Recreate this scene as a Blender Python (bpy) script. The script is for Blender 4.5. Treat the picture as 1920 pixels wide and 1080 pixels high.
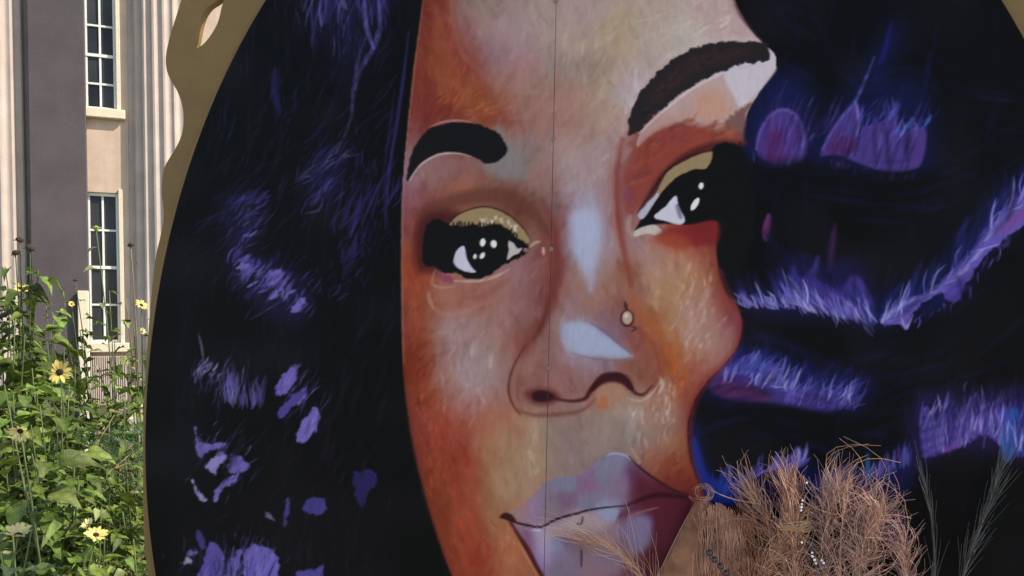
import bpy, bmesh, math, random
import numpy as np
from mathutils import Vector, Matrix, Euler, Quaternion

for o in list(bpy.data.objects):
    bpy.data.objects.remove(o)
scn = bpy.context.scene
COL = scn.collection
R = math.radians

# ---------------------------------------------------------------- camera, light, exposure
FPX, CX, HY, ROLL, EYE = 1660., 960., 667., R(1.0), 1.6      # photo focal length and horizon in pixels, roll, eye height
cam_d = bpy.data.cameras.new('camera'); cam = bpy.data.objects.new('camera', cam_d); COL.objects.link(cam)
cam.location = (0, 0, EYE); cam.rotation_mode = 'QUATERNION'
cam.rotation_quaternion = Quaternion((1, 0, 0), R(90)) @ Quaternion((0, 0, 1), -ROLL)
cam_d.sensor_width = 36; cam_d.lens = FPX / 1920 * 36; cam_d.shift_y = (HY - 540) / 1920
cam_d.clip_start = .05; cam_d.clip_end = 2000
scn.camera = cam

SUN_AZ, SUN_EL = R(-9), R(42)                  # azimuth from +x towards +y: from the right, a little behind the camera
SUN_S, SKY_S, EXPO = 3.9, .15, .85
to_sun = Vector((math.cos(SUN_AZ) * math.cos(SUN_EL), math.sin(SUN_AZ) * math.cos(SUN_EL), math.sin(SUN_EL)))
w = bpy.data.worlds.new('World'); scn.world = w; w.use_nodes = True
nt = w.node_tree; bg = nt.nodes['Background']; sky = nt.nodes.new('ShaderNodeTexSky')
sky.sky_type = 'NISHITA'; sky.sun_disc = False; sky.sun_elevation = SUN_EL; sky.sun_rotation = R(90) - SUN_AZ
nt.links.new(sky.outputs[0], bg.inputs[0]); bg.inputs[1].default_value = SKY_S
sd = bpy.data.lights.new('sun', 'SUN'); sun = bpy.data.objects.new('sun', sd); COL.objects.link(sun)
sd.energy = SUN_S; sd.angle = R(.5); sd.color = (1, .93, .82)
sun.rotation_euler = to_sun.to_track_quat('Z', 'Y').to_euler(); sun.location = (6, -2, 8)
scn.view_settings.view_transform = 'Standard'; scn.view_settings.look = 'None'
scn.view_settings.gamma = 1; scn.view_settings.use_curve_mapping = False; scn.view_settings.exposure = EXPO

random.seed(7)
CR, SR = math.cos(ROLL), math.sin(ROLL)


def ray(px, py):                                # photo pixel -> direction with unit depth
    u, v = (px - CX) / FPX, (HY - py) / FPX
    return Vector((u * CR + v * SR, 1, -u * SR + v * CR))


def at(px, py, depth):
    return Vector((0, 0, EYE)) + ray(px, py) * depth


def hit(px, py, p0, n):                         # photo pixel -> point on the plane through p0 with normal n
    o = Vector((0, 0, EYE)); d = ray(px, py)
    return o + d * ((p0 - o).dot(n) / d.dot(n))


# ---------------------------------------------------------------- helpers
def tag(o, label=None, cat=None, group=None, kind=None):
    for k, v in (('label', label), ('category', cat), ('group', group), ('kind', kind)):
        if v:
            o[k] = v
    return o


def empty(name, loc=(0, 0, 0), parent=None):
    o = bpy.data.objects.new(name, None); COL.objects.link(o); o.location = loc; o.empty_display_size = .1
    o.parent = parent
    return o


def mobj(name, me, mat=None, parent=None, loc=None):
    o = bpy.data.objects.new(name, me); COL.objects.link(o); o.parent = parent
    if loc is not None:
        o.location = loc
    if mat is not None and not me.materials:
        me.materials.append(mat)
    return o


def bm_obj(name, bm, mat, parent=None, smooth=False, loc=None):
    me = bpy.data.meshes.new(name); bm.to_mesh(me); bm.free()
    if smooth:
        me.polygons.foreach_set('use_smooth', [True] * len(me.polygons))
    return mobj(name, me, mat, parent, loc)


def py_obj(name, v, f, mat, parent=None, smooth=False):
    me = bpy.data.meshes.new(name); me.from_pydata([tuple(p) for p in v], [], f); me.update()
    if smooth:
        me.polygons.foreach_set('use_smooth', [True] * len(me.polygons))
    return mobj(name, me, mat, parent)


def add_box(bm, x0, x1, y0, y1, z0, z1, bev=0.):
    r = bmesh.ops.create_cube(bm, size=1); vs = r['verts']
    for q in vs:
        q.co = Vector(((x0 + x1) / 2 + q.co.x * (x1 - x0), (y0 + y1) / 2 + q.co.y * (y1 - y0), (z0 + z1) / 2 + q.co.z * (z1 - z0)))
    if bev:
        es = list({e for q in vs for e in q.link_edges})
        bmesh.ops.bevel(bm, geom=es, offset=bev, segments=1, affect='EDGES', profile=.7)


def box_obj(name, x0, x1, y0, y1, z0, z1, mat, parent=None, bev=0.):
    bm = bmesh.new(); add_box(bm, x0, x1, y0, y1, z0, z1, bev)
    return bm_obj(name, bm, mat, parent)


def tube(v, f, pts, r0, r1, sides=5, closed_tip=True):
    pts = [Vector(p) for p in pts]; n = len(pts); base = len(v); up = Vector((.31, .2, .93))
    for i, p in enumerate(pts):
        t = (pts[min(i + 1, n - 1)] - pts[max(i - 1, 0)]).normalized()
        a = t.cross(up)
        a = a.normalized() if a.length > 1e-4 else Vector((1, 0, 0)); b = t.cross(a)
        r = r0 + (r1 - r0) * i / (n - 1)
        for k in range(sides):
            q = 2 * math.pi * k / sides
            v.append(p + a * (r * math.cos(q)) + b * (r * math.sin(q)))
    for i in range(n - 1):
        for k in range(sides):
            k2 = (k + 1) % sides
            f.append((base + i * sides + k, base + i * sides + k2, base + (i + 1) * sides + k2, base + (i + 1) * sides + k))
    f.append(tuple(base + k for k in range(sides))[::-1]); f.append(tuple(base + (n - 1) * sides + k for k in range(sides)))


def bez(p0, p1, p2, n):
    p0, p1, p2 = Vector(p0), Vector(p1), Vector(p2)
    return [p0 * (1 - t) ** 2 + p1 * 2 * t * (1 - t) + p2 * t * t for t in [i / n for i in range(n + 1)]]


# ---------------------------------------------------------------- materials
def mat(name, col, rough=.7, var=.15, scale=8., bump=.1, bscale=60., per_obj=0., spec=.4, hue=None, trans=0., dirt=None):
    m = bpy.data.materials.new(name); m.use_nodes = True; nt = m.node_tree; N = nt.nodes; L = nt.links
    b = N['Principled BSDF']; b.inputs['Roughness'].default_value = rough; b.inputs['Specular IOR Level'].default_value = spec
    tc = N.new('ShaderNodeTexCoord'); nz = N.new('ShaderNodeTexNoise'); nz.inputs['Scale'].default_value = scale; nz.inputs['Detail'].default_value = 6
    L.new(tc.outputs['Object'], nz.inputs['Vector'])
    rp = N.new('ShaderNodeValToRGB'); L.new(nz.outputs['Fac'], rp.inputs[0])
    c = Vector(col); h = Vector(hue) if hue else c * (1 + var)
    lo = [max(0, q * (1 - var)) for q in c]
    rp.color_ramp.elements[0].position = .3; rp.color_ramp.elements[1].position = .7
    rp.color_ramp.elements[0].color = (*lo, 1); rp.color_ramp.elements[1].color = (*h, 1)
    out = rp.outputs[0]
    if per_obj:
        oi = N.new('ShaderNodeObjectInfo'); hs = N.new('ShaderNodeHueSaturation'); mr = N.new('ShaderNodeMapRange')
        mr.inputs[3].default_value = 1 - per_obj; mr.inputs[4].default_value = 1 + per_obj
        L.new(oi.outputs['Random'], mr.inputs[0]); L.new(mr.outputs[0], hs.inputs['Value']); L.new(out, hs.inputs['Color'])
        mr2 = N.new('ShaderNodeMapRange'); mr2.inputs[3].default_value = .475; mr2.inputs[4].default_value = .51
        mm = N.new('ShaderNodeMath'); mm.operation = 'FRACT'; mu = N.new('ShaderNodeMath'); mu.operation = 'MULTIPLY'; mu.inputs[1].default_value = 7.31
        L.new(oi.outputs['Random'], mu.inputs[0]); L.new(mu.outputs[0], mm.inputs[0]); L.new(mm.outputs[0], mr2.inputs[0]); L.new(mr2.outputs[0], hs.inputs['Hue'])
        out = hs.outputs[0]
    if dirt:
        n2 = N.new('ShaderNodeTexNoise'); n2.inputs['Scale'].default_value = 1.4; n2.inputs['Detail'].default_value = 9; n2.inputs['Roughness'].default_value = .7
        mp = N.new('ShaderNodeMapping'); mp.inputs['Scale'].default_value = (2.2, 2.2, .35); L.new(tc.outputs['Object'], mp.inputs[0]); L.new(mp.outputs[0], n2.inputs['Vector'])
        r2 = N.new('ShaderNodeValToRGB'); r2.color_ramp.elements[0].position = .5; r2.color_ramp.elements[1].position = .75
        r2.color_ramp.elements[1].color = (.75, .75, .75, 1)
        mx = N.new('ShaderNodeMix'); mx.data_type = 'RGBA'; L.new(n2.outputs['Fac'], r2.inputs[0]); L.new(r2.outputs[0], mx.inputs[0])
        L.new(out, mx.inputs[6]); mx.inputs[7].default_value = (*dirt, 1); out = mx.outputs[2]
    L.new(out, b.inputs['Base Color'])
    if bump:
        nb = N.new('ShaderNodeTexNoise'); nb.inputs['Scale'].default_value = bscale; nb.inputs['Detail'].default_value = 5
        L.new(tc.outputs['Object'], nb.inputs['Vector']); bp = N.new('ShaderNodeBump'); bp.inputs['Strength'].default_value = bump; bp.inputs['Distance'].default_value = .01
        L.new(nb.outputs['Fac'], bp.inputs['Height']); L.new(bp.outputs[0], b.inputs['Normal'])
    if trans:
        tr = N.new('ShaderNodeBsdfTranslucent'); ms = N.new('ShaderNodeMixShader'); ms.inputs[0].default_value = trans
        L.new(out, tr.inputs[0]); L.new(b.outputs[0], ms.inputs[1]); L.new(tr.outputs[0], ms.inputs[2]); L.new(ms.outputs[0], N['Material Output'].inputs[0])
    return m


M = dict(
    stone=mat('pale_limestone', (.42, .335, .285), .85, .10, 3., .35, 35, dirt=(.33, .245, .20)),
    wall=mat('buff_stone_wall', (.50, .365, .27), .85, .10, 4., .3, 40, dirt=(.38, .275, .21)),
    slab=mat('dark_grey_matte', (.070, .053, .056), .8, .2, 1.5, .3, 30, dirt=(.058, .056, .056)),
    white=mat('white_window_paint', (.72, .70, .64), .5, .05, 12, .05),
    cream=mat('cream_sill_paint', (.62, .53, .38), .6, .06, 12, .05),
    glass=mat('dark_window_glass', (.030, .030, .031), .1, .4, 1.2, .05, 3, per_obj=.5, spec=.18),
    blind=mat('grey_window_blind', (.10, .10, .12), .8, .1, 2, 0),
    gold=mat('olive_gold_paint', (.195, .125, .046), .6, .08, 5, .12, 90, hue=(.225, .142, .052), dirt=(.14, .082, .040), spec=.2),
    wood=mat('plywood_edge', (.36, .25, .14), .8, .2, 40, .2, 120),
    steel=mat('dull_screw_steel', (.24, .17, .14), .4, .1, 60, .05),
    path=mat('pale_bounce_sheet', (.42, .36, .28), .9, .12, 3, .3, 50),
    grass=mat('lawn_ground', (.10, .12, .045), .95, .4, 6, .5, 80),
    leaf=mat('sunflower_leaf', (.064, .115, .016), .5, .3, 30, .25, 120, per_obj=.6, hue=(.155, .215, .032), trans=.22, spec=.3),
    leafp=mat('pale_leaf', (.20, .25, .075), .55, .2, 30, .15, 120, per_obj=.3, hue=(.30, .33, .13), trans=.25, spec=.5),
    stem=mat('green_stem', (.075, .10, .032), .7, .25, 20, .1, per_obj=.25),
    dry=mat('dry_stalk', (.27, .20, .10), .8, .3, 20, .1, per_obj=.3),
    petal=mat('yellow_petal', (.74, .60, .10), .6, .1, 40, .1, 150, hue=(.84, .72, .26), trans=.3, per_obj=.1),
    petalp=mat('pale_petal', (.74, .66, .24), .6, .1, 40, .1, 150, hue=(.80, .74, .36), trans=.3, per_obj=.1),
    disc=mat('dark_flower_disc', (.025, .012, .008), .9, .4, 120, .6, 400),
    seed=mat('brown_seed_head', (.055, .035, .020), .9, .4, 120, .6, 400),
    bud=mat('green_bud', (.26, .34, .06), .7, .2, 60, .3, 200),
    fern=mat('feathery_foliage', (.030, .070, .020), .6, .35, 9, .1, 100, hue=(.06, .12, .032), trans=.15),
    litter=mat('dry_twigs', (.17, .115, .055), .9, .4, 10, .1),
)
# ---------------------------------------------------------------- the painting
# the mural's paint, laid down stroke by stroke; coordinates are photo pixels,
# colours are sRGB as the paint reads in the photograph's open shade
def vnoise(rs, h, w, cell):
    gh, gw = int(h / cell) + 3, int(w / cell) + 3
    g = rs.rand(gh, gw)
    yy = np.arange(h) / cell; xx = np.arange(w) / cell
    y0 = yy.astype(int); x0 = xx.astype(int)
    fy = yy - y0; fx = xx - x0
    fy = (fy * fy * (3 - 2 * fy))[:, None]; fx = (fx * fx * (3 - 2 * fx))[None, :]
    a = g[np.ix_(y0, x0)]; b = g[np.ix_(y0, x0 + 1)]
    c = g[np.ix_(y0 + 1, x0)]; d = g[np.ix_(y0 + 1, x0 + 1)]
    return (a * (1 - fx) + b * fx) * (1 - fy) + (c * (1 - fx) + d * fx) * fy


def smooth_path(pts, closed, n=5):
    p = np.asarray(pts, float); m = len(p); out = []
    for i in range(m if closed else m - 1):
        if closed:
            a, b, c, d = p[i - 1], p[i], p[(i + 1) % m], p[(i + 2) % m]
        else:
            a, b, c, d = p[max(i - 1, 0)], p[i], p[i + 1], p[min(i + 2, m - 1)]
        for k in range(n):
            t = k / n
            out.append(.5 * (2 * b + (c - a) * t + (2 * a - 5 * b + 4 * c - d) * t * t + (3 * b - a - 3 * c + d) * t ** 3))
    if not closed:
        out.append(p[-1])
    return np.array(out)


class Canvas:
    def __init__(s, x0, x1, y0, y1, step, seed=4):
        s.x0, s.y0, s.step = x0, y0, step
        s.w = int((x1 - x0) / step) + 1; s.h = int((y1 - y0) / step) + 1
        s.img = np.zeros((s.h, s.w, 3)); s.rs = np.random.RandomState(seed)
        s.nz = vnoise(s.rs, s.h, s.w, 9 / step * 1.) * .6 + vnoise(s.rs, s.h, s.w, max(1., 4 / step)) * .4 - .5
        s.X = x0 + np.arange(s.w) * step; s.Y = y0 + np.arange(s.h) * step

    def box(s, p, pad):
        i0 = max(0, int((p[:, 0].min() - pad - s.x0) / s.step)); i1 = min(s.w, int((p[:, 0].max() + pad - s.x0) / s.step) + 2)
        j0 = max(0, int((p[:, 1].min() - pad - s.y0) / s.step)); j1 = min(s.h, int((p[:, 1].max() + pad - s.y0) / s.step) + 2)
        return i0, i1, j0, j1

    def put(s, m, col, i0, i1, j0, j1):
        m = m[..., None]
        if callable(col):
            c = col(i0, i1, j0, j1)
        elif isinstance(col, np.ndarray) and col.ndim == 3:
            c = col[j0:j1, i0:i1]
        else:
            c = np.asarray(col, float)
        s.img[j0:j1, i0:i1] = s.img[j0:j1, i0:i1] * (1 - m) + c * m

    def fill(s, pts, col, feather=2.5, alpha=1., rag=0., sm=True):
        p = smooth_path(pts, True) if sm else np.asarray(pts, float)
        i0, i1, j0, j1 = s.box(p, feather + rag)
        if i1 <= i0 or j1 <= j0:
            return
        gx, gy = np.meshgrid(s.X[i0:i1], s.Y[j0:j1])
        ins = np.zeros(gx.shape, bool); dist = np.full(gx.shape, 1e18)
        for a, b in zip(p, np.roll(p, -1, 0)):
            cr = ((a[1] > gy) != (b[1] > gy))
            if abs(b[1] - a[1]) > 1e-9:
                ins ^= cr & (gx < (b[0] - a[0]) * (gy - a[1]) / (b[1] - a[1]) + a[0])
            v = b - a; L = v @ v + 1e-9
            t = np.clip(((gx - a[0]) * v[0] + (gy - a[1]) * v[1]) / L, 0, 1)
            dist = np.minimum(dist, (gx - a[0] - t * v[0]) ** 2 + (gy - a[1] - t * v[1]) ** 2)
        sd = np.sqrt(dist) * np.where(ins, -1, 1) + s.nz[j0:j1, i0:i1] * 2 * rag
        f = max(feather, s.step * .9)
        m = np.clip(.5 - sd / f, 0, 1); m = m * m * (3 - 2 * m)
        s.put(m * alpha, col, i0, i1, j0, j1)

    def stroke(s, pts, w, col, alpha=1., ends=(.4, .4), feather=2., streak=0., sm=3):
        p = smooth_path(pts, False, sm) if len(pts) > 2 and sm > 1 else np.asarray(pts, float)
        i0, i1, j0, j1 = s.box(p, w + feather)
        if i1 <= i0 or j1 <= j0:
            return
        gx, gy = np.meshgrid(s.X[i0:i1], s.Y[j0:j1])
        n = len(p) - 1; best = np.full(gx.shape, 1e9)
        for k in range(n):
            a, b = p[k], p[k + 1]; v = b - a; L = v @ v + 1e-9
            t = np.clip(((gx - a[0]) * v[0] + (gy - a[1]) * v[1]) / L, 0, 1)
            d = np.sqrt((gx - a[0] - t * v[0]) ** 2 + (gy - a[1] - t * v[1]) ** 2)
            u = (k + t) / n
            ww = .5 * w * (ends[0] + (1 - ends[0]) * np.minimum(1, u * 3)) * (ends[1] + (1 - ends[1]) * np.minimum(1, (1 - u) * 3))
            best = np.minimum(best, d - ww)
        f = max(feather, s.step * .9)
        m = np.clip(.5 - best / f, 0, 1)
        if streak:
            m = m * np.clip(1 - streak * (s.nz[j0:j1, i0:i1] + .5) * 1.6, 0, 1)
        s.put(m * alpha, col, i0, i1, j0, j1)

    def dot(s, x, y, rx, ry, col, ang=0., feather=2.):
        a = np.linspace(0, 2 * math.pi, 12, endpoint=False); c, q = math.cos(ang), math.sin(ang)
        s.fill([(x + rx * math.cos(t) * c - ry * math.sin(t) * q, y + rx * math.cos(t) * q + ry * math.sin(t) * c) for t in a], col, feather)

    def fringe(s, path, n, ln, ang, w, cols, jit=.25, alpha=.9, off=6, feather=2., side=0.):
        p = smooth_path(path, False, 8); rs = s.rs
        for _ in range(n):
            q = p[rs.randint(len(p))] + rs.uniform(-off, off, 2)
            a = math.radians(rs.uniform(*ang)) if isinstance(ang, tuple) else math.radians(ang) + rs.normal(0, jit)
            L = rs.uniform(*ln); bend = rs.normal(0, .18)
            e = q + L * np.array([math.cos(a), -math.sin(a)]); m_ = (q + e) / 2 + bend * L * .5 * np.array([math.sin(a), math.cos(a)])
            c = np.array(cols[rs.randint(len(cols))], float) * rs.uniform(.8, 1.12)
            s.stroke([q, m_, e], rs.uniform(*w), c, alpha * rs.uniform(.55, 1), (.5, .15), feather)

    def field(s, P, cell=6, soft=24., pw=2.4):
        P = np.asarray(P, float); k = max(1, int(cell / s.step))
        ys = s.Y[::k]; xs = s.X[::k]
        gx, gy = np.meshgrid(xs, ys); num = np.zeros(gx.shape + (3,)); den = np.zeros(gx.shape)
        for x, y, r, g, b in P:
            wgt = 1. / ((gx - x) ** 2 + (gy - y) ** 2 + soft * soft) ** pw
            wgt *= 1e6
            den += wgt; num += wgt[..., None] * (r, g, b)
        f = num / den[..., None]
        fi = np.minimum(np.arange(s.h) / k, len(ys) - 1.001); fj = np.minimum(np.arange(s.w) / k, len(xs) - 1.001)
        a = fi.astype(int); b_ = fj.astype(int); ta = (fi - a)[:, None, None]; tb = (fj - b_)[None, :, None]
        a1 = np.minimum(a + 1, len(ys) - 1); b1 = np.minimum(b_ + 1, len(xs) - 1)
        return (f[np.ix_(a, b_)] * (1 - tb) + f[np.ix_(a, b1)] * tb) * (1 - ta) + (f[np.ix_(a1, b_)] * (1 - tb) + f[np.ix_(a1, b1)] * tb) * ta


def C(ox, oy, k, pts):
    return [(ox + x / k, oy + y / k) for x, y in pts]


SKIN = [tuple(map(int, t.split(','))) for t in """
800,33,105,45,40 823,20,120,62,38 840,50,140,75,70 860,20,140,120,115 907,20,140,125,110 940,57,160,135,135 973,73,150,130,135
1013,33,155,140,130 1073,40,160,140,140 1123,20,155,140,140 1140,40,165,150,125 1067,77,165,145,130 923,110,135,115,130
957,120,145,110,120 890,127,145,75,75 867,157,130,70,45 830,163,150,90,50 807,187,115,50,45 787,167,120,48,52 923,200,145,85,55
900,207,150,88,50 973,200,150,112,105 953,143,160,125,115 1007,173,150,115,105 1067,180,160,115,105 1107,183,160,140,120
1050,140,140,130,125 1100,140,140,125,110 840,210,118,50,45 790,213,115,50,48 973,240,150,95,90 1023,233,150,115,105
1073,247,160,115,105 1100,253,150,130,110 1057,300,160,140,140 1123,283,160,140,145 973,293,125,120,120 937,320,120,115,118
1000,333,150,115,105 817,320,135,105,115 873,310,130,95,88 777,333,140,115,125 767,373,135,85,100 797,390,120,55,50 840,363,140,78,55
873,357,150,80,45 907,360,125,80,65 957,367,110,65,55 973,397,95,55,45 890,377,130,90,70 1023,360,150,115,105 1017,397,105,85,100
1047,433,125,60,58 993,407,130,70,40 1007,440,130,100,85 1073,360,155,140,140 1093,390,150,155,180 1093,427,160,170,200
1093,460,150,160,200 1110,490,155,160,190 1133,450,150,130,140 1130,507,150,115,100 1087,523,150,125,115 1040,500,115,55,52
1013,507,135,80,75 973,527,150,125,135 960,593,140,105,115 993,540,140,90,85 1023,557,105,55,50 1047,540,135,75,75
1067,557,150,110,100 1123,557,150,110,100 1040,600,140,115,100 767,513,140,65,40 793,527,160,75,45 783,560,145,85,60
770,593,125,60,65 793,620,150,85,50 767,657,125,60,40 787,680,115,50,30 840,547,150,105,95 833,567,160,95,65 880,567,155,95,80
923,547,145,95,85 850,617,150,125,130 820,617,145,120,115 900,623,150,110,100 940,573,155,115,105 933,623,150,110,100
840,657,145,115,120 890,683,140,130,135 933,673,145,110,100 970,653,140,75,70 987,633,110,65,55 1007,657,145,100,90 1027,640,120,75,68
1060,623,150,135,145 1090,633,150,165,200 1123,647,155,165,200 1073,667,150,150,170 1133,597,140,95,95 1140,617,115,90,115
1150,583,120,60,60 1107,583,140,110,100 777,710,125,55,30 803,754,140,70,40 833,710,155,125,115 888,713,155,140,150 925,710,150,125,125
981,710,145,105,100 999,695,150,110,105 981,735,130,85,75 1055,717,140,105,105 1092,695,145,130,150 1129,702,120,105,130
1196,695,135,80,55 1221,702,130,75,55 870,754,160,120,120 851,776,155,85,70 825,810,150,60,45 784,802,140,70,70 781,839,130,55,60
870,828,155,80,65 862,865,135,50,40 862,910,140,50,42 814,902,125,60,35 829,947,115,60,35 903,876,150,90,70 936,847,155,110,75
918,810,165,100,75 955,802,160,95,70 1007,806,155,135,110 992,865,150,130,105 947,902,155,125,80 977,932,155,125,105
918,969,155,115,80 918,939,145,100,70 870,969,145,75,50 858,1032,140,75,40 896,1050,140,45,35 896,1006,145,65,45 933,1006,160,105,75
947,1043,165,105,70 833,1036,125,65,40 1047,810,135,125,110 1092,810,135,115,115 1073,858,130,110,115 1129,795,145,135,115
1166,828,125,125,118 1192,791,160,150,150 1221,828,140,120,120 1221,773,160,110,85 1177,754,155,140,115 1133,754,155,90,65
1055,773,140,95,90 1161,417,130,62,55 1178,510,145,80,45 1196,468,150,125,135 1238,468,160,130,120 1272,455,160,65,40
1302,442,120,30,30 1332,442,110,25,40 1289,510,170,130,95 1323,523,150,95,60 1345,523,115,45,35 1255,519,165,130,110
1221,519,155,125,125 1255,561,170,135,85 1302,561,165,130,105 1340,578,160,100,80 1366,578,125,50,45 1379,604,120,45,65
1238,578,165,130,90 1302,612,165,150,155 1323,638,155,120,110 1349,617,155,115,110 1259,621,165,115,60 1230,612,155,85,50
1264,672,160,85,45 1293,659,165,140,125 1259,723,155,90,55 1302,693,155,100,85 1302,723,140,65,55 1281,757,140,60,45
1255,766,160,145,140 1196,553,140,95,85 1144,553,150,105,85 1127,570,165,130,105 1204,664,140,80,75 1213,693,130,75,55
1187,638,130,75,70 1144,617,115,95,110 1123,693,140,120,120 1068,693,145,120,120 1025,655,140,100,90 1132,451,150,135,150
1144,391,160,140,145 1140,353,160,145,145 1154,73,165,145,115 1154,162,165,145,125 1179,183,175,165,180 1150,227,170,150,135
1154,285,155,130,130 1138,366,150,130,135 1220,89,165,155,145 1285,64,175,170,160 1374,60,175,150,150 1264,207,170,150,150
1330,187,180,140,120 1374,142,180,170,185 1415,138,190,185,195 1358,203,170,140,125 1232,252,140,70,55 1273,252,135,60,55
1313,244,150,75,55 1211,285,130,60,50 1203,325,125,55,45 1179,358,120,60,75 1163,358,135,70,65 1252,268,125,55,50
1230,30,165,150,135 1320,20,170,150,145 1360,20,172,150,150 1235,870,145,85,60 1270,880,140,60,40 1260,910,120,42,38 1285,920,115,50,35
1262,820,155,130,100 1285,840,140,90,50 1350,560,120,48,42 1295,800,120,40,35 1296,860,130,60,35 1290,480,165,100,70
900,1130,140,60,40 960,1120,150,90,60 1000,1180,140,90,70 1100,1200,140,80,60 1200,1150,110,50,40 1090,-60,160,140,135 860,-60,140,90,70
1300,-60,165,145,140 980,-80,155,130,125 1050,1300,120,60,45 1100,1450,110,55,40 1100,1700,90,45,35
""".split()]
LIP = [tuple(map(int, t.split(','))) for t in """
1064,911,110,112,135 1100,911,120,90,120 1137,892,110,110,130 1161,904,120,100,125 1192,892,90,60,90 1209,909,95,45,60 1233,926,75,22,35
1064,935,110,85,110 1028,955,120,105,115 1004,955,130,110,140 975,955,140,110,110 1016,1003,150,140,165 1045,1025,120,125,150
1064,1017,105,85,115 1093,1017,105,85,90 1088,979,155,140,140 1137,964,130,135,165 1185,984,110,90,125 1197,1008,115,120,140
1209,988,110,85,120 1233,988,75,25,40 1257,976,70,22,35 1228,1049,70,20,20 1108,1061,125,100,110 1052,1073,110,100,120
1150,870,115,112,135 1100,940,112,108,132 1150,1040,125,105,120 1197,1060,95,55,65 1180,1030,112,95,115 1110,990,150,132,135
1140,1000,140,115,125 1021,1045,130,105,150 1000,1010,115,80,110 1280,940,60,15,25 1060,1130,110,90,110 1180,1130,80,35,40
""".split()]

FACE = [(805, -90), (793, 0), (785, 60), (775, 130), (768, 200), (762, 260), (757, 310), (753, 380), (752, 450), (752, 520), (753, 600), (755, 680),
        (760, 740), (770, 810), (782, 870), (797, 930), (815, 990), (832, 1040), (848, 1080), (890, 1160), (950, 1250), (1010, 1330), (1000, 1500),
        (960, 1700), (1300, 1700), (1260, 1500), (1270, 1300), (1330, 1150), (1345, 1050), (1335, 960), (1312, 910), (1300, 880), (1292, 850), (1289, 800),
        (1298, 762), (1310, 738), (1328, 713), (1355, 686), (1377, 660), (1389, 630), (1391, 600), (1380, 570), (1362, 550), (1350, 520),
        (1345, 490), (1345, 430), (1372, 330), (1385, 268), (1395, 235), (1405, 205), (1420, 180), (1440, 150), (1455, 124), (1452, 100), (1430, 80),
        (1408, 55), (1392, 30), (1378, 0), (1350, -90), (1200, -200), (950, -200)]
ZL = (255, 200, 210)


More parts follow.
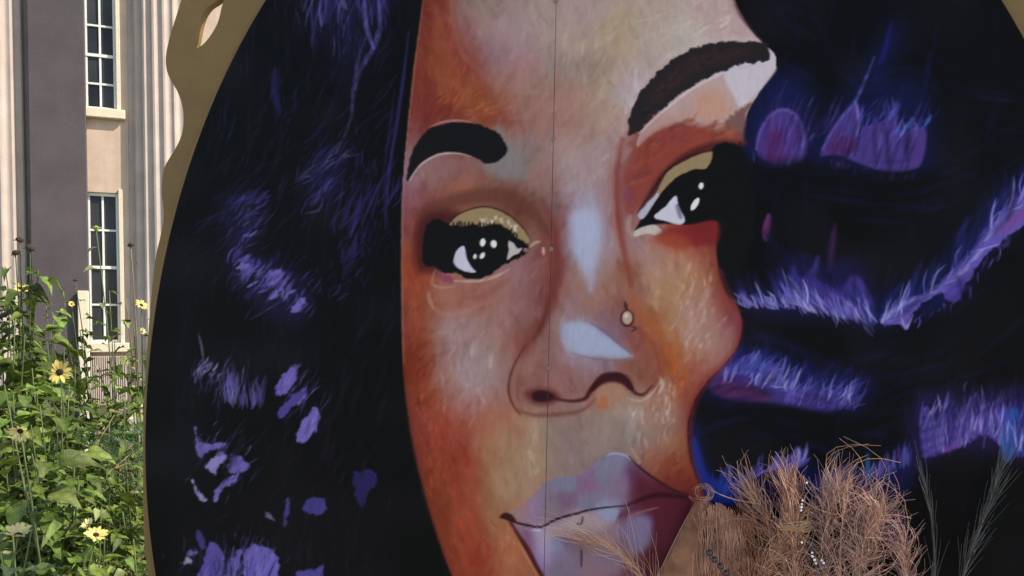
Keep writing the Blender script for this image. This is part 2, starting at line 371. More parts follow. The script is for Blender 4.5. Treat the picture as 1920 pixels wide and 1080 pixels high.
def paint_mural(cv, fine=True):
    rs = cv.rs
    cv.img[:] = (7, 7, 9)
    big = vnoise(rs, cv.h, cv.w, 90 / cv.step)[..., None]
    cv.img += np.clip(big - .45, 0, 1) * np.array((16, 16, 20)) * 1.2
    SK = np.array(SKIN, float); g_ = SK[:, 2:].mean(1, keepdims=True); SK[:, 2:] = g_ + (SK[:, 2:] - g_) * .9
    skin = cv.field(SK, soft=42.); sharp = cv.field(SK, soft=17., pw=2.8); lip = cv.field(LIP, soft=12)
    # ---- hair, right: blue glow first, then purple locks, then lilac bristle marks
    def glow(pts, col, f, a):
        if f < 20:
            return cv.fill(pts, col, f, a)
        col = np.array(col, float); col = col.mean() * .12 + col * .9
        cv.fill(pts, col * .52, f * 3.0, a * .75); cv.fill(pts, col, f * 1.5, a * .5)
    LIL = [(130, 135, 195), (110, 105, 180), (150, 150, 200), (95, 80, 165)]
    PUR = [(70, 55, 130), (85, 65, 150), (60, 45, 110), (95, 60, 130)]
    BLU = [(25, 35, 120), (30, 50, 140), (20, 30, 95)]
    glow([(1400, 330), (1395, 230), (1430, 150), (1500, 145), (1530, 220), (1525, 310), (1470, 330)], (22, 30, 110), 46, .85)
    glow([(1530, 300), (1560, 220), (1620, 130), (1670, 50), (1690, 70), (1670, 140), (1720, 150), (1750, 230), (1745, 310), (1640, 330)], (18, 26, 100), 46, .8)
    glow([(1420, 290), (1420, 250), (1445, 215), (1470, 205), (1500, 222), (1512, 260), (1508, 295), (1480, 310), (1450, 305)], (66, 48, 118), 9, .95)
    glow([(1440, 300), (1440, 255), (1462, 240), (1475, 270), (1468, 305)], (74, 28, 82), 12, .8)
    cv.stroke([(1418, 280), (1428, 240), (1450, 212), (1475, 206), (1497, 222), (1506, 260), (1500, 305)], 6, (118, 112, 185), .75, (.3, .4), 5, .4)
    glow([(1538, 290), (1560, 245), (1598, 198), (1612, 200), (1616, 236), (1655, 226), (1676, 205), (1688, 250), (1716, 238), (1737, 246), (1730, 300), (1712, 318),
          (1660, 322), (1610, 306), (1570, 290)], (68, 52, 122), 8, .96)
    glow([(1550, 285), (1570, 255), (1605, 262), (1600, 285)], (72, 28, 80), 12, .7)
    cv.stroke([(1542, 280), (1570, 230), (1602, 192), (1622, 150), (1640, 105)], 7, (95, 100, 190), .8, (.4, .1), 4, .35)
    cv.stroke([(1604, 190), (1610, 225), (1606, 255)], 5, (125, 120, 190), .7, (.5, .2), 4)
    cv.fringe([(1620, 238), (1660, 225), (1680, 200)], 22, (14, 42), 62, (2, 5), [(95, 90, 180), (70, 80, 175)], .3, .6)
    cv.fringe([(1670, 255), (1700, 245), (1735, 235)], 22, (12, 34), 60, (2, 5), [(110, 110, 190), (60, 90, 185)], .3, .65)
    cv.fringe([(1560, 300), (1640, 322), (1715, 320)], 30, (8, 26), 255, (2, 5), [(66, 50, 130), (85, 70, 150)], .25, .6)
    cv.stroke([(1650, 120), (1662, 85), (1672, 40)], 9, (30, 26, 110), .7, (.5, .1), 8)
    cv.stroke([(1728, 190), (1738, 140), (1745, 95)], 10, (14, 22, 62), .7, (.4, .1), 9)
    for _ in range(90 if fine else 0):     # long soft strands that carry the locks up into the dark
        x, y = (rs.uniform(1420, 1512), rs.uniform(225, 320)) if rs.rand() < .35 else (rs.uniform(1545, 1735), rs.uniform(230, 325))
        L = rs.uniform(30, 85); c = np.array(((74, 58, 132), (92, 76, 160), (30, 34, 110), (84, 40, 100), (18, 16, 50))[rs.randint(5)], float)
        cv.stroke([(x, y), (x + L * .12, y - L * .5), (x + L * .34, y - L)], rs.uniform(2.5, 7), c, rs.uniform(.25, .6), (.5, .15), 4, .4)
    cv.fill([(1405, 345), (1410, 300), (1450, 312), (1515, 300), (1540, 335), (1480, 360)], (8, 8, 12), 44, .95)
    cv.fill([(1530, 345), (1560, 310), (1640, 330), (1720, 330), (1760, 330), (1740, 370), (1600, 370)], (8, 8, 12), 40, .95)
    cv.fill([(1431, 448), (1430, 425), (1440, 400), (1447, 412), (1440, 450)], (98, 42, 92), 5, .9)
    cv.stroke([(1556, 505), (1560, 460), (1566, 420)], 12, (52, 26, 66), .9, (.6, .2), 8)
    # band with long bristle marks at cheek height, left then right
    glow([(1380, 545), (1440, 540), (1485, 480), (1540, 500), (1600, 490), (1650, 560), (1655, 605), (1560, 600), (1450, 590), (1400, 570)], (24, 24, 92), 30, .85)
    glow([(1480, 560), (1488, 500), (1500, 520), (1520, 505), (1535, 480), (1535, 525), (1575, 540), (1600, 515), (1625, 540), (1640, 600), (1560, 590)], (68, 55, 140), 12, .8)
    cv.fringe([(1400, 572), (1440, 574), (1490, 574)], 70, (14, 36), 125, (1.6, 4), LIL, .22, .9)
    cv.fringe([(1490, 570), (1530, 580), (1590, 596), (1640, 606)], 130, (24, 70), 122, (1.6, 4), LIL + [(80, 75, 165)], .2, .9)
    cv.fringe([(1500, 570), (1560, 582), (1630, 606)], 40, (12, 30), 305, (1.5, 3), LIL, .2, .8)
    glow([(1640, 600), (1690, 540), (1760, 500), (1800, 450), (1850, 390), (1935, 310), (1940, 380), (1850, 480), (1790, 560), (1700, 600)], (16, 30, 105), 34, .9)
    cv.fill([(1650, 595), (1690, 566), (1740, 545), (1790, 505), (1820, 470), (1860, 415), (1930, 350), (1935, 405), (1895, 440), (1870, 460), (1840, 490), (1810, 535),
             (1790, 550), (1750, 555), (1715, 585), (1700, 614), (1685, 606), (1665, 612)], (92, 80, 165), 5, .95, 5)
    cv.fill([(1770, 555), (1795, 530), (1812, 520), (1800, 560), (1785, 566)], (75, 60, 150), 5, .9)
    cv.fill([(1870, 430), (1905, 400), (1928, 385), (1920, 410), (1885, 438)], (110, 70, 140), 8, .7)
    cv.fringe([(1655, 600), (1700, 572), (1760, 540), (1810, 495), (1855, 430), (1925, 365)], 120, (14, 44), 42, (1.6, 4.5), LIL, .25, .6)
    cv.stroke([(1654, 604), (1680, 580), (1715, 560)], 7, (165, 170, 215), .85, (.8, .3), 3, .4)
    cv.stroke([(1690, 595), (1698, 616), (1712, 590)], 5, (150, 135, 200), .8, (.6, .3), 3)
    cv.fringe([(1700, 600), (1790, 560), (1850, 490), (1900, 440)], 26, (8, 22), 250, (2, 4), [(75, 60, 150), (100, 85, 170)], .3, .7)
    # band below the cheek
    glow([(1330, 700), (1360, 660), (1430, 655), (1500, 680), (1580, 700), (1640, 720), (1600, 770), (1480, 750), (1380, 755), (1325, 740)], (20, 26, 100), 30, .9)
    cv.fill([(1335, 735), (1340, 700), (1370, 685), (1440, 700), (1500, 725), (1560, 735), (1600, 735), (1560, 770), (1480, 760), (1420, 750)], (66, 52, 128), 16, .85)
    cv.fill([(1338, 735), (1350, 702), (1385, 705), (1420, 730), (1450, 748), (1390, 752)], (78, 34, 78), 16, .85)
    cv.fringe([(1350, 700), (1400, 700), (1450, 722), (1500, 740)], 95, (24, 58), 52, (2, 4.5), [(115, 130, 195), (90, 105, 185), (100, 85, 170)], .25, .85)
    cv.fringe([(1470, 752), (1530, 760), (1600, 765)], 75, (26, 66), 58, (2, 4.5), [(105, 110, 190), (85, 75, 165), (75, 60, 145)], .25, .8)
    # right-hand band and the one under it
    glow([(1700, 880), (1720, 740), (1800, 745), (1935, 730), (1940, 860), (1880, 850), (1790, 845)], (40, 30, 100), 26, .75)
    cv.fill([(1728, 850), (1732, 765), (1755, 800), (1800, 790), (1850, 765), (1890, 770), (1890, 840), (1840, 812), (1800, 835), (1760, 850)], (76, 60, 140), 9, .9, 6)
    cv.fill([(1765, 848), (1790, 815), (1815, 800), (1820, 820), (1790, 842)], (110, 62, 140), 10, .8)
    cv.fringe([(1735, 845), (1790, 838), (1850, 815), (1900, 850)], 110, (34, 95), 84, (2.5, 6), [(100, 88, 170), (85, 70, 155), (135, 125, 190), (70, 55, 135)], .14, .75)
    cv.fringe([(1730, 800), (1770, 800), (1810, 790)], 14, (30, 70), 80, (3, 6), [(165, 160, 205), (140, 130, 195)], .2, .75)
    cv.fill([(1878, 850), (1880, 790), (1895, 765), (1912, 775), (1906, 830), (1890, 868)], (36, 100, 165), 12, .9)
    cv.fringe([(1885, 865), (1920, 850)], 24, (30, 80), 88, (3, 7), [(40, 105, 170), (85, 75, 165), (60, 95, 175)], .14, .7)
    glow([(1290, 800), (1310, 800), (1325, 870), (1370, 905), (1450, 880), (1500, 850), (1540, 880), (1640, 880), (1700, 840), (1700, 930), (1600, 960), (1400, 960), (1325, 940)],
         (24, 28, 104), 24, .8)
    cv.fill([(1296, 830), (1306, 822), (1325, 885), (1360, 905), (1395, 890), (1390, 940), (1330, 940), (1305, 890)], (26, 42, 128), 12, .9)
    cv.fringe([(1340, 930), (1390, 920)], 20, (20, 60), 80, (4, 8), [(50, 75, 165), (35, 55, 150)], .2, .7)
    cv.fringe([(1400, 900), (1440, 885), (1480, 880), (1500, 870)], 60, (12, 40), 70, (2.5, 6), [(110, 95, 190), (95, 85, 180), (140, 135, 205)], .35, .8)
    cv.fringe([(1520, 920), (1580, 915), (1640, 900), (1700, 870)], 80, (18, 50), 82, (3, 6), [(90, 75, 150), (75, 60, 140), (120, 100, 170), (40, 70, 140)], .2, .65)
    cv.stroke([(1625, 890), (1628, 850)], 10, (40, 95, 150), .8, (.6, .3), 7)
    cv.fill([(1640, 1010), (1660, 960), (1690, 960), (1700, 1000), (1670, 1020)], (62, 36, 92), 16, .8)
    if not fine:
        cv.fringe([(1400, 1250), (1600, 1300), (1850, 1250)], 60, (40, 120), 75, (6, 14), PUR + BLU, .3, .6)
        cv.fringe([(420, 1250), (560, 1350), (760, 1500)], 60, (40, 120), 75, (6, 14), PUR, .3, .6)
        cv.fringe([(1500, -150), (1700, -100)], 40, (40, 120), 75, (6, 14), PUR + BLU, .3, .6)
    if fine:
        waves = [([(1400, 420), (1480, 500), (1560, 540), (1650, 600), (1740, 540), (1830, 450), (1930, 330)], 60), ([(1400, 640), (1480, 660), (1580, 690), (1660, 690), (1760, 640), (1930, 500)], 60),
                 ([(1310, 760), (1400, 720), (1500, 740), (1600, 760), (1700, 720), (1800, 690), (1930, 640)], 50), ([(1300, 830), (1400, 800), (1520, 830), (1640, 840), (1740, 800), (1930, 720)], 40),
                 ([(1440, 20), (1520, 60), (1600, 140), (1700, 120), (1800, 180), (1930, 200)], 70), ([(1440, 330), (1560, 350), (1700, 360), (1800, 330), (1930, 260)], 50)]
        for path, wd in waves:
            p_ = smooth_path(path, False, 10)
            for _ in range(100):
                k = rs.randint(0, len(p_) - 6); o_ = rs.normal(0, wd * .5); q = p_[k:k + rs.randint(4, 9)] + np.array((o_ * .3, o_))
                cv.stroke(q, rs.uniform(3, 12), ((20, 19, 62), (32, 26, 80), (14, 20, 66), (12, 12, 30), (5, 5, 8), (5, 5, 8), (5, 5, 8))[rs.randint(7)], rs.uniform(.12, .42), (.2, .2), 9, .3, 1)
        for path, h_, an in (([(1400, 572), (1490, 574), (1560, 584), (1645, 606)], 95, 110), ([(1655, 600), (1760, 540), (1855, 430), (1925, 365)], 110, 70), ([(1345, 715), (1450, 725), (1600, 760)], 90, 70), ([(1735, 845), (1850, 815), (1920, 850)], 120, 85)):
            cv.fringe(path, 90, (h_ * .45, h_), an, (3, 8), [(34, 36, 120), (44, 36, 112), (26, 40, 130), (58, 46, 128)], .16, .24, 8, 6)
            cv.fringe(path, 26, (h_ * .2, h_ * .55), an, (1.8, 4.5), [(140, 142, 205), (165, 168, 215), (120, 110, 195)], .16, .8, 6)
    # ---- hair, left
    DK = [(40, 36, 92), (52, 46, 112), (34, 30, 78)]
    MD = [(96, 88, 160), (80, 74, 145), (120, 116, 180), (64, 58, 128)]
    glow([(585, 60), (605, -20), (725, -20), (715, 80), (680, 130), (655, 180), (620, 100)], (24, 21, 56), 40, .7)
    cv.fringe([(590, 40), (640, 30), (720, 30)], 60, (30, 110), (72, 100), (2, 5), DK + MD[:2], .1, .6, 22)
    cv.stroke([(684, -5), (686, 45), (700, 90)], 9, (104, 98, 178), .85, (.7, .4), 4, .4)
    cv.stroke([(640, -5), (650, 18)], 8, (150, 150, 190), .7, (.8, .3), 4, .4)
    cv.stroke([(712, -5), (712, 55), (698, 95), (676, 130), (666, 168)], 9, (92, 86, 160), .75, (.5, .3), 4, .5)
    cv.stroke([(690, 60), (672, 110), (664, 168), (660, 225)], 7, (84, 78, 148), .7, (.3, .3), 4, .5)
    cv.stroke([(660, 165), (658, 215), (646, 255), (620, 290), (590, 310), (565, 335)], 6, (84, 80, 130), .6, (.5, .2), 4, .5)
    cv.stroke([(604, -5), (588, 50), (586, 92)], 6, (62, 56, 120), .7, (.5, .3), 4, .5)
    cv.stroke([(516, 130), (514, 170), (524, 215)], 13, (30, 26, 72), .9, (.5, .3), 9)
    cv.stroke([(766, 60), (757, 140), (745, 225), (730, 320), (722, 430)], 6, (44, 40, 96), .85, (.3, .2), 5)
    cv.stroke([(740, 170), (728, 260), (716, 350)], 4, (34, 31, 78), .7, (.3, .2), 4)
    glow([(560, 350), (600, 290), (650, 280), (640, 340), (600, 380)], (24, 21, 56), 26, .8)
    cv.fringe([(560, 340), (600, 310), (640, 290)], 26, (14, 44), 40, (2, 4), [(84, 82, 120), (64, 58, 120)], .3, .6, 12)
    cv.fringe([(540, 425), (590, 375), (600, 350)], 18, (20, 60), 48, (2, 5), DK + [(84, 80, 130)], .2, .7, 10)
    cv.fringe([(620, 430), (650, 430), (690, 400), (730, 380)], 34, (30, 100), 68, (2, 5), DK, .1, .75, 14)
    cv.fringe([(640, 500), (660, 480), (625, 560)], 16, (20, 50), 60, (3, 7), DK, .3, .6, 10)
    glow([(412, 380), (440, 365), (490, 372), (490, 430), (465, 470), (540, 500), (585, 560), (560, 610), (500, 590), (440, 520), (430, 460)], (27, 24, 66), 28, .9)
    cv.fringe([(425, 385), (460, 378), (490, 385)], 22, (14, 40), (10, 60), (2.5, 5), DK + [(60, 54, 118)], .3, .75, 8)
    cv.fringe([(470, 410), (455, 450), (446, 490), (465, 510)], 46, (10, 30), 55, (2, 5), MD + DK, .4, .8, 10)
    cv.fringe([(440, 500), (480, 525), (520, 545), (560, 580)], 75, (10, 34), 52, (2, 5.5), MD + DK[:1], .35, .85, 16)
    for q in ([(500, 520), (515, 506), (535, 512), (522, 532), (503, 536)], [(505, 555), (525, 538), (530, 545), (512, 560)], [(455, 492), (470, 500), (452, 508)],
              [(545, 585), (560, 562), (574, 560), (560, 586)]):
        cv.fill(q, (108, 98, 172), 5, .9, 4)
    cv.stroke([(372, 625), (378, 650), (382, 678)], 4, (110, 112, 130), .7, (.2, .3), 3)
    cv.fringe([(366, 715), (378, 690), (400, 705), (412, 730)], 46, (6, 20), (30, 110), (1.6, 3.6), [(96, 92, 150), (70, 66, 130), (125, 125, 150)], .4, .85, 9)
    cv.fringe([(425, 752), (450, 762), (485, 762)], 48, (18, 60), 86, (1.8, 4), [(84, 78, 140), (66, 60, 125), (112, 108, 160)], .12, .85, 7)
    for q, c in (([(517, 738), (526, 708), (548, 690), (560, 688), (556, 712), (538, 738), (528, 742)], (104, 90, 170)),
                 ([(522, 776), (540, 748), (566, 730), (576, 724), (574, 745), (550, 762), (532, 782)], (72, 62, 136)),
                 ([(557, 824), (564, 796), (582, 772), (595, 764), (600, 782), (592, 808), (572, 828)], (108, 98, 172)),
                 ([(366, 800), (372, 822), (384, 832), (422, 832), (396, 846), (374, 856), (366, 838)], (98, 90, 160)),
                 ([(383, 872), (404, 856), (420, 848), (424, 862), (408, 876), (404, 888), (392, 882)], (130, 124, 182)),
                 ([(428, 868), (440, 852), (456, 862), (466, 870), (458, 884), (432, 886)], (100, 92, 166)),
                 ([(400, 940), (406, 916), (426, 900), (446, 888), (444, 900), (418, 916), (408, 938)], (104, 98, 168)),
                 ([(360, 900), (366, 908), (380, 930), (388, 938), (376, 940), (364, 918)], (130, 126, 170)),
                 ([(568, 956), (578, 936), (600, 932), (610, 940), (606, 962), (584, 966)], (62, 56, 124)),
                 ([(660, 900), (670, 884), (702, 884), (704, 912), (690, 925), (682, 950), (672, 940)], (36, 31, 84)),
                 ([(495, 962), (510, 966), (516, 978), (504, 974)], (100, 94, 130)),
                 ([(530, 978), (534, 950), (541, 926), (541, 960), (536, 984)], (64, 58, 120)),
                 ([(365, 1100), (380, 1060), (392, 1020), (416, 1032), (420, 1100)], (84, 76, 150)),
                 ([(420, 1100), (424, 1060), (440, 1040), (456, 1026), (448, 1060), (438, 1100)], (94, 86, 160)),
                 ([(462, 1100), (458, 1062), (456, 1040), (476, 1022), (505, 1026), (522, 1050), (520, 1085), (505, 1100)], (100, 92, 172)),
                 ([(366, 1000), (376, 995), (386, 1020), (378, 1030)], (58, 52, 112)),
                 ([(340, 1056), (350, 1046), (362, 1052), (352, 1060)], (140, 140, 165)),
                 ([(352, 1040), (356, 1030), (368, 1036), (362, 1044)], (92, 86, 150)),
                 ([(556, 1078), (566, 1068), (590, 1068), (606, 1060), (600, 1082), (570, 1090)], (76, 68, 142))):
        cv.fill(q, c, 5, .95, 5)
    cv.fringe([(380, 1095), (410, 1080), (440, 1090), (500, 1090)], 50, (24, 70), 80, (2, 5), [(120, 112, 185), (70, 62, 135), (40, 36, 90)], .16, .6, 8)
    cv.fringe([(525, 735), (550, 700), (575, 800), (590, 790)], 26, (10, 30), 58, (1.6, 4), [(128, 118, 190), (84, 74, 150)], .2, .6, 10)
    if fine:
        for _ in range(620):                # dim strands all through the dark mass, following the curls
            y = rs.uniform(-30, 1100); x = rs.uniform(330 + 150 * max(0, 1 - y / 400.), 745); an = 78 - 26 * math.sin(y * .011 + x * .008) - (8 if x < 560 else 0); L = rs.uniform(26, 90)
            a = math.radians(an + rs.normal(0, 7)); b_ = a + rs.normal(0, .3); q = np.array((x, y)); m_ = q + L * .5 * np.array((math.cos(a), -math.sin(a))); e_ = m_ + L * .5 * np.array((math.cos(b_), -math.sin(b_)))
            if max(q[0], m_[0], e_[0]) > 750:
                continue
            cv.stroke([q, m_, e_], rs.uniform(1.5, 5), ((34, 31, 74), (44, 40, 92), (26, 24, 56), (30, 30, 44))[rs.randint(4)], rs.uniform(.2, .6) * (.55 if y > 600 else 1), (.3, .15), 3, .5, 3)
        for cx_, cy_, rx, ry, an, n_, cs in ((655, 60, 65, 80, 84, 120, DK + MD[:2]), (610, 330, 60, 70, 55, 110, DK), (690, 400, 45, 110, 78, 90, DK), (455, 420, 45, 60, 45, 90, DK + MD[:1]),
                                             (505, 545, 70, 50, 52, 130, MD + DK), (660, 500, 40, 60, 62, 40, DK), (530, 200, 30, 60, 80, 25, DK), (420, 730, 55, 35, 80, 70, MD),
                                             (420, 870, 55, 60, 55, 50, MD), (440, 1060, 80, 35, 78, 80, MD), (560, 760, 40, 60, 58, 40, MD), (1600, 260, 110, 40, 66, 70, [(96, 92, 180), (70, 60, 140)]),
                                             (1470, 265, 40, 45, 80, 40, [(96, 80, 165), (60, 40, 110)]), (1820, 800, 90, 40, 82, 120, [(110, 98, 178), (60, 46, 120), (40, 30, 90)])):
            for _ in range(n_):
                x, y = rs.normal(cx_, rx * .55), rs.normal(cy_, ry * .55); a = math.radians(rs.normal(an, 11)); L = rs.uniform(12, 42)
                if x > 748 and x < 1400:
                    continue
                c = np.array(cs[rs.randint(len(cs))], float) * rs.uniform(.6, 1.1)
                cv.stroke([(x, y), (x + L * .5 * math.cos(a) + rs.normal(0, 2), y - L * .5 * math.sin(a)), (x + L * math.cos(a), y - L * math.sin(a))], rs.uniform(1.4, 3.2), c, rs.uniform(.35, .85), (.4, .2), 2, .4, 2)
    for _ in range(60 if fine else 15):     # dry-brush scuffs through the black
        x, y = rs.uniform(400, 745), rs.uniform(0, 1080)
        cv.stroke([(x, y), (x - rs.uniform(4, 30), y + rs.uniform(30, 90))], rs.uniform(3, 9), (24, 23, 34), .5, (.3, .2), 8)
    for _ in range(50 if fine else 15):
        x, y = rs.uniform(1420, 1950), rs.uniform(0, 1080)
        cv.stroke([(x, y), (x + rs.uniform(-10, 25), y - rs.uniform(30, 90))], rs.uniform(5, 14), (16, 14, 40), .5, (.3, .2), 10)
    # ---- skin
    keep = cv.img.copy(); cv.img[:] = 0; cv.fill(FACE, (255, 255, 255), 2.5, 1, .8)
    face = cv.img[..., :1] / 255.; cv.img = keep * (1 - face) + skin * face
    if fine:
        # large tonal passes first, then shorter and shorter brush marks
        for pts, c, ft, al in (
                ([(790, -40), (842, -40), (850, 50), (878, 100), (905, 140), (930, 200), (965, 232), (900, 236), (800, 240), (768, 230)], (124, 58, 46), 26, .75),
                ([(815, 20), (838, 60), (862, 130), (905, 190), (930, 215), (850, 210), (815, 150)], (146, 84, 52), 26, .6),
                ([(750, 500), (796, 520), (800, 600), (806, 700), (820, 770), (868, 830), (900, 900), (908, 1000), (925, 1120), (850, 1110), (800, 940), (768, 810), (752, 700)], (142, 68, 46), 44, .7),
                ([(750, 560), (772, 600), (785, 720), (800, 840), (840, 980), (870, 1100), (830, 1080), (790, 930), (760, 760)], (112, 50, 36), 26, .55),
                ([(826, 620), (880, 600), (935, 630), (930, 720), (880, 760), (838, 720)], (152, 130, 128), 50, .6),
                ([(930, 800), (1015, 790), (1010, 890), (970, 935), (925, 920)], (158, 132, 106), 40, .6),
                ([(1040, 790), (1150, 780), (1180, 830), (1140, 855), (1060, 890), (1032, 880)], (136, 120, 112), 30, .6),
                ([(1010, 420), (1040, 440), (1050, 520), (1030, 590), (995, 660), (975, 655), (1000, 590), (1015, 520)], (124, 66, 60), 22, .65),
                ([(1000, 690), (1050, 680), (1120, 700), (1190, 690), (1225, 660), (1238, 700), (1215, 735), (1100, 745), (985, 750), (965, 720)], (134, 88, 80), 26, .6),
                ([(1185, 540), (1210, 580), (1245, 620), (1290, 690), (1270, 760), (1248, 760), (1238, 690), (1205, 640), (1186, 600)], (158, 90, 54), 22, .6),
                ([(1210, 470), (1290, 480), (1340, 560), (1340, 640), (1290, 660), (1240, 590), (1205, 530)], (164, 130, 112), 40, .5),
                ([(790, 320), (830, 300), (890, 306), (925, 330), (900, 352), (840, 362), (790, 385), (765, 380)], (138, 102, 98), 20, .6)):
            cv.fill(pts, c, ft, al)
        base_ = cv.img.copy()
        for n_, ln, wd, al, ft in ((1100, (30, 80), (12, 26), (.3, .6), 8), (2600, (16, 46), (6, 14), (.3, .7), 4), (2600, (8, 24), (3, 7), (.3, .7), 3)):
            for _ in range(n_):
                x, y = rs.uniform(755, 1392), rs.uniform(-40, 1125)
                a = math.radians(84 + 26 * math.sin(x * .009 + y * .006) + (40 if x > 1150 and y < 300 else 0) + rs.normal(0, 22)); L = rs.uniform(*ln)
                x2, y2 = x + L * math.cos(a), y - L * math.sin(a)
                j, i = int((y - cv.y0) / cv.step), int((x - cv.x0) / cv.step); j2, i2 = int((y2 - cv.y0) / cv.step), int((x2 - cv.x0) / cv.step)
                if not (0 <= i < cv.w and 0 <= j < cv.h and 0 <= i2 < cv.w and 0 <= j2 < cv.h) or face[j, i, 0] < .9 or face[j2, i2, 0] < .9:
                    continue
                c = base_[j, i] * .6 + sharp[j, i] * .4 + rs.normal(-1.5, 8.5) + rs.normal(0, 3, 3)
                cv.stroke([(x, y), ((x + x2) / 2 + rs.normal(0, 3), (y + y2) / 2), (x2, y2)], rs.uniform(*wd), c, rs.uniform(*al), (.7, .35), ft, .55, 2)
        gm = cv.img.mean(2, keepdims=True); cv.img = 128 + ((gm + (cv.img - gm) * .90) * np.array((.975, .955, .965)) - 128) * 1.12
        cv.img = keep * (1 - face) + cv.img * face
    for p_, w, c, a, f in (
            ([(757, 690), (764, 760), (778, 850), (806, 960), (845, 1075)], 7, (70, 35, 28), .7, 7),
            ([(757, 330), (754, 420), (754, 560), (757, 680)], 5, (150, 120, 110), .45, 4),
            ([(793, 0), (778, 120), (768, 210), (760, 290)], 4, (160, 120, 90), .5, 3),
            ([(1390, 600), (1384, 640), (1360, 680), (1318, 725), (1300, 760), (1293, 800), (1297, 860), (1318, 915)], 14, (105, 34, 34), .7, 10),
            ([(1348, 440), (1350, 510), (1366, 552), (1386, 584)], 12, (100, 38, 32), .7, 9),
            ([(846, 0), (852, 60), (870, 105), (900, 135), (905, 160)], 7, (160, 122, 110), .3, 8),
            ([(1375, 0), (1392, 34), (1428, 78)], 6, (70, 35, 38), .8, 5)):
        cv.stroke(p_, w, c, a, (.5, .5), f, .25)
    for a_, b_, w in (((880, 800), (890, 780), 3), ((1190, 40), (1230, 34), 4), ((1240, 60), (1300, 40), 4), ((1350, 75), (1410, 74), 5), ((1290, 100), (1250, 118), 4)):
        cv.stroke([a_, b_], w, (190, 175, 165), .5, (.5, .3), 3, .5)
    if fine:
        for cx_, cy_, rx, ry, an, n_, c0 in ((1300, 60, 75, 40, 25, 46, (190, 178, 172)), (1190, 190, 16, 60, 75, 34, (184, 176, 186)), (1100, 110, 60, 80, 80, 30, (172, 158, 148)), (1300, 610, 28, 50, 70, 34, (184, 168, 168)),
                                             (1245, 780, 22, 50, 84, 34, (176, 164, 156)), (870, 690, 45, 60, 86, 40, (170, 152, 156)), (1195, 820, 18, 40, 88, 20, (160, 158, 152)), (1000, 850, 14, 50, 88, 20, (172, 156, 134)),
                                             (810, 860, 28, 110, 100, 40, (176, 84, 54)), (870, 930, 30, 100, 104, 50, (168, 62, 46)), (830, 120, 34, 80, 84, 40, (152, 70, 52)), (850, 190, 50, 30, 60, 30, (160, 92, 56)), (1270, 700, 18, 60, 70, 34, (176, 92, 50)),
                                             (775, 600, 12, 90, 90, 34, (164, 80, 50)), (960, 1020, 20, 60, 112, 30, (178, 112, 78)), (1290, 530, 40, 30, 75, 24, (186, 146, 108)), (905, 215, 40, 18, 20, 18, (164, 100, 70))):
            for _ in range(n_):
                x, y = rs.normal(cx_, rx * .6), rs.normal(cy_, ry * .6); a = math.radians(rs.normal(an, 16)); L = rs.uniform(8, 34); x2, y2 = x + L * math.cos(a), y - L * math.sin(a)
                j, i = int((y - cv.y0) / cv.step), int((x - cv.x0) / cv.step); j2, i2 = int((y2 - cv.y0) / cv.step), int((x2 - cv.x0) / cv.step)
                if not (0 <= i < cv.w and 0 <= j < cv.h and 0 <= i2 < cv.w and 0 <= j2 < cv.h) or face[j, i, 0] < .9 or face[j2, i2, 0] < .9:
                    continue
                cv.stroke([(x, y), (x2, y2)], rs.uniform(2, 7), np.array(c0) + rs.normal(0, 6), rs.uniform(.25, .65), (.7, .25), 2.5, .6)
    # brow, left
    cv.fill([(930, 240), (955, 262), (990, 330), (945, 335), (905, 310)], (122, 118, 120), 22, .7)
    cv.fill([(762, 336), (768, 303), (778, 275), (795, 250), (820, 235), (855, 229), (890, 232), (920, 241), (940, 254), (951, 278), (946, 292), (930, 304), (910, 306),
             (890, 295), (860, 287), (830, 287), (805, 296), (785, 312), (769, 334)], (19, 18, 20), 4, 1, 2.5)
    cv.stroke([(768, 338), (784, 314), (806, 297), (832, 288), (862, 288), (884, 294)], 4, (186, 165, 155), .8, (.7, .2), 2.5)
    cv.stroke([(806, 238), (830, 229), (858, 226), (886, 229)], 4, (170, 125, 130), .8, (.3, .3), 3)
    # lid crease and shadow round the left eye
    cv.fill([(790, 395), (840, 368), (905, 352), (958, 356), (1000, 384), (1030, 425), (1022, 440), (995, 410), (950, 385), (900, 380), (850, 392), (812, 416)], (92, 54, 46), 16, .75)
    cv.fill([(780, 500), (778, 440), (795, 405), (830, 395), (865, 402), (850, 440), (830, 500), (805, 512)], (58, 22, 24), 26, .85)
    e = lambda pts: C(740, 340, 3, pts)
    cv.fill(e([(300, 255), (345, 200), (420, 163), (500, 148), (570, 163), (640, 198), (700, 248), (742, 300), (757, 345), (700, 335), (660, 300), (620, 262), (560, 250),
               (500, 262), (440, 250), (380, 260), (320, 280)]), (138, 119, 88), 3, 1, 1.5)
    cv.stroke(e([(300, 240), (345, 195), (420, 158), (500, 142), (575, 155), (645, 190), (710, 245), (750, 300)]), 3, (44, 32, 26), .75, (.4, .4), 2.5)
    for _ in range(26):
        x, y = rs.uniform(470, 690), 0
        y = 205 + abs(x - 540) * .28 + rs.uniform(-18, 28)
        cv.stroke(e([(x, y), (x + rs.uniform(-14, 14), y + rs.uniform(8, 34))]), rs.uniform(3, 6), (186, 180, 165), .75, (.6, .3), 2.5)
    cv.fill(e([(160, 310), (185, 245), (250, 212), (310, 245), (380, 250), (440, 240), (500, 255), (560, 242), (620, 256), (660, 294), (700, 324), (745, 352), (757, 380),
               (740, 410), (700, 428), (640, 455), (560, 510), (480, 548), (400, 545), (340, 512), (280, 520), (230, 482), (172, 470), (155, 400)]), (15, 15, 16), 4, 1, 3)
